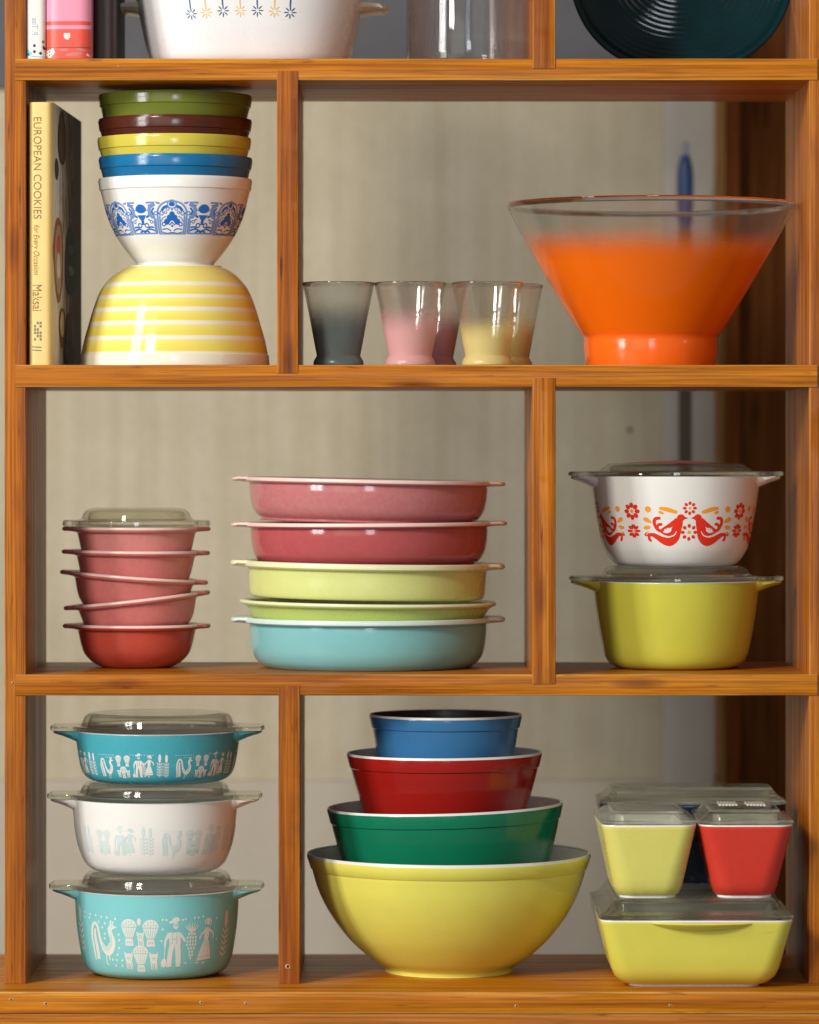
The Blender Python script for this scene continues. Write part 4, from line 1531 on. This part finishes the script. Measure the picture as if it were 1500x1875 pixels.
# books on the top shelf
GB = 'books at the left end of the top shelf'
white_sp = plain('off_white_spine', (0.74, 0.70, 0.66, 1), 0.4)
b1 = book('off-white book with dotted foot and faint blue lettering, left end of the top shelf', X(46, .004), X(83, .004), 0.004, S1 + 0.0002, 0.21, 0.16, [white_sp, white_sp, white_sp], 0.004, 0, GB)
b1w = 37 * sca(.004)
sp1 = lambda x: 0.004 * (abs(x / (b1w / 2)) ** 5) - 0.00018
inkb = [plain('navy_dot_ink', C(40, 48, 84), 0.5), plain('sky_ink', C(120, 185, 215), 0.5), plain('grey_blue_ink', C(150, 165, 190), 0.5), plain('leaf_ink', C(120, 110, 60), 0.5)]
a = Art()
for x, y in ((63, 83), (63, 94), (74, 97), (81, 88), (52, 99)):
    a.ell(x - 64.5, y - 107, 2.6, 2.8, 0, 0)
a.poly([(46 - 64.5, 86 - 107), (52 - 64.5, 90 - 107), (60 - 64.5, 99 - 107), (46 - 64.5, 100 - 107)], 1)
a.stroke([(48 - 64.5, 101 - 107), (66 - 64.5, 103 - 107), (80 - 64.5, 104 - 107)], 1, w=1.6)
a.ell(79 - 64.5, 76 - 107, 2.2, 3, 20, 3)
a.ell(47 - 64.5, 75 - 107, 1.6, 3, 0, 3)
a.ell(80 - 64.5, 87 - 107, 1.8, 4, -20, 0)


def flat_print(nm, art, mats, parent, sp, s, ox=0):
    verts, faces, mi = [], [], []
    for tri, c, lay in tri_fan(art, 5):
        i = len(verts)
        for u, v in tri:
            x = (u + ox) * s
            verts.append((x, sp(x) - 0.000004 * lay, -v * s))
        faces.append((i, i + 1, i + 2)); mi.append(c)
    return mesh_obj(nm, verts, faces, mats, parent, mi, False)


flat_print('printed_mark', a, inkb, b1, sp1, sca(.004))
s_ = sca(.004)
text_mesh('lettering', 'P. Tisa', 0.0075, inkb[2], b1, lambda u, v: Vector((v - 0.0006, sp1(v - .0006), (107 - 62) * s_ + u - 0.001 - 0.0)), 0.8)

pinkb = plain('pink_jacket', C(222, 140, 165), 0.35)
redb = plain('red_jacket', C(214, 78, 62), 0.35)
b2 = book('pink book with a red band and small white shield mark on its spine', X(84, .002), X(166, .002), 0.002, S1 + 0.0002, 0.21, 0.17, [pinkb, pinkb, pinkb], 0.006, radians(-1.0), GB)
b2w = 82 * sca(.002)
sp2 = lambda x: 0.006 * (abs(x / (b2w / 2)) ** 5) - 0.00018
a = Art()
for p0_, p1_ in ((38.5, 45.5), (53, 107)):
    a.poly([(-41, p0_ - 107), (41, p0_ - 107), (41, p1_ - 107), (-41, p1_ - 107)], 0)
a.poly([(117 - 125, 60.5 - 107), (128.5 - 125, 60.5 - 107), (128.5 - 125, 67 - 107), (126 - 125, 71 - 107), (123 - 125, 72.5 - 107), (119.5 - 125, 71 - 107), (117 - 125, 67 - 107)], 1)
a.stroke([(118 - 125, 63.5 - 107), (127.5 - 125, 63.5 - 107)], 0, w=0.9)
a.ell(121 - 125, 67 - 107, 1.0, 1.0, 0, 0)
a.ell(125 - 125, 67 - 107, 1.0, 1.0, 0, 0)
a.poly([(-41, 86 - 107), (41, 86 - 107), (41, 88 - 107), (-41, 87.5 - 107)], 2)
a.poly([(-40, 92 - 107), (-28, 88 - 107), (-24, 96 - 107), (-34, 106 - 107), (-41, 103 - 107)], 1)
a.ell(-8, 91 - 107, 9, 3, 0, 3); a.ell(24, 91 - 107, 10, 3, 10, 3); a.ell(10, 99 - 107, 16, 3.4, -5, 3)
a.poly([(34, 97 - 107), (41, 101 - 107), (41, 105 - 107), (33, 102 - 107)], 1)
flat_print('printed_bands', a, [redb, plain('white_jacket_ink', (0.78, 0.75, 0.72, 1), 0.4), plain('dark_red_ink', C(150, 45, 45), 0.4), plain('dusty_red_ink', C(196, 112, 104), 0.4)], b2, sp2, sca(.002))
darkb = plain('dark_plum_cover', (0.035, 0.016, 0.020, 1), 0.45)
book('dark plum and black book behind the pink one on the top shelf', X(170, .03), X(211, .03), 0.03, S1 + 0.0002, 0.20, 0.15, [darkb, plain('black_cover', (0.012, 0.012, 0.016, 1), 0.5), darkb], 0.004, 0, GB)

# ------------------------------------------------------------------ top shelf crockery
YT = 0.135
sT = sca(YT)
wcs = thing('casserole_dish', (X(458, YT), YT, S1 + 0.0002), 'big white casserole with blue and yellow starbursts on the top shelf', 'casserole dish')
creamw = enamel('cool_white_ceramic', (0.76, 0.76, 0.78, 1), 0.22, 0.02)
wp = catmull([(168, 0), (175, 4), (182, 14), (187, 30), (194, 60), (202, 100), (211, 145), (216, 170)], 5)
q = lambda pts: [(r * sT, z * sT) for r, z in pts]
lathe('body', q([(0, 3), (150, 2)] + wp + [(216, 173), (214, 175), (210, 175), (208, 173)]), [creamw], wcs, n=160, sq=2.7)
lathe('inside', q([(208, 173), (200, 130), (188, 60), (170, 14), (0, 10)]), [creamw], wcs, n=160, sq=2.7)
for sd in (-1, 1):
    tab_handle('handle', 194, 252, 60, 52, 122, 4, 24, 13, sT, sd, [plain('cream_handle', (0.70, 0.66, 0.52, 1), 0.25)] * 2, wcs, two=False)
st = Art()
ft = 4.135 / (4.135 - 0.09)
for i, (px, py, wdt) in enumerate(((352, 27, 12), (380.5, 25, 12), (413, 22.5, 13), (446, 22, 13), (479, 22, 13), (511.5, 23, 13), (541, 25, 13))):
    c = 0 if i % 2 == 0 else 1
    u = (px - 458) * 0.985
    for k in range(8):
        an = radians(k * 45)
        st.stroke([(u + 3.0 * cos(an), py + 3.0 * sin(an), 1.0), (u + 7 * cos(an), py + 7 * sin(an), 2.3), (u + 11.5 * cos(an), py + 11.5 * sin(an), 1.0)], c, 2)
    st.stroke([(u - 0.5, py - 10, 2.6), (u - 1.5, py - 60, 2.6)], c)
wrz = interp(q(wp))
print_on('printed_starbursts', st, [plain('atomic_blue_ink', C(48, 88, 130), 0.3), plain('atomic_yellow_ink', C(226, 190, 110), 0.3)], wcs, wrz, 215,
         lambda v: (837 + 0 - (CY + (v - CY) / ft)) * sT - (S1), sT, off=0.0002, sq=2.7)

jar = thing('glass_canister', (X(858, .12), 0.12, S1 + 0.0002), 'straight clear glass canister between the white casserole and the divider on the top shelf', 'jar')
sJ = sca(.12)
q = lambda pts: [(r * sJ, z * sJ) for r, z in pts]
jo = [(0, 3), (98, 2), (106, 0), (112, 2), (114, 8), (114, 40), (114.6, 44), (114, 48), (114, 180), (112, 190), (109, 192), (106, 190), (106, 14), (100, 8), (0, 8)]
lathe('body', q(jo), [glass('canister_glass', (0.98, 0.985, 0.985, 1), thin=0.8)], jar, n=128)

pl = thing('ribbed_plate', (X(1247, .2), 0.205, S1 + 0.0002), 'dark teal glazed plate with concentric ridges standing on edge on the top shelf', 'plate', rot=(0, 0, 0))
sPl = sca(.2)
teal = enamel('dark_teal_glaze', (0.003, 0.030, 0.040, 1), 0.07, 0.25, 0, 0.4, 0.0)
R = 207
prof = [(0, 6)]
for k in range(1, 150):
    r = R * 0.92 * k / 150
    base = 6 + 16 * max(0, (r / R - 0.55) / 0.45) ** 2
    prof.append((r, base + 0.36 * sin(r * 0.66) * (1 if r > 40 else .4)))
prof += [(R - 10, 26), (R - 3, 27), (R, 24), (R - 1, 20), (R * .75, 6), (R * .55, -3), (R * .5, -6), (R * .45, -3), (0, -2)]
pf = [(r * sPl, z * sPl) for r, z in prof]
po = lathe('dish', pf, [teal], pl, n=128, sq=2.25)
tl = radians(4)
po.rotation_euler = (pi / 2 - tl, 0, 0)
po.location = (0, 0, R * sPl * cos(tl) + 0.0015)
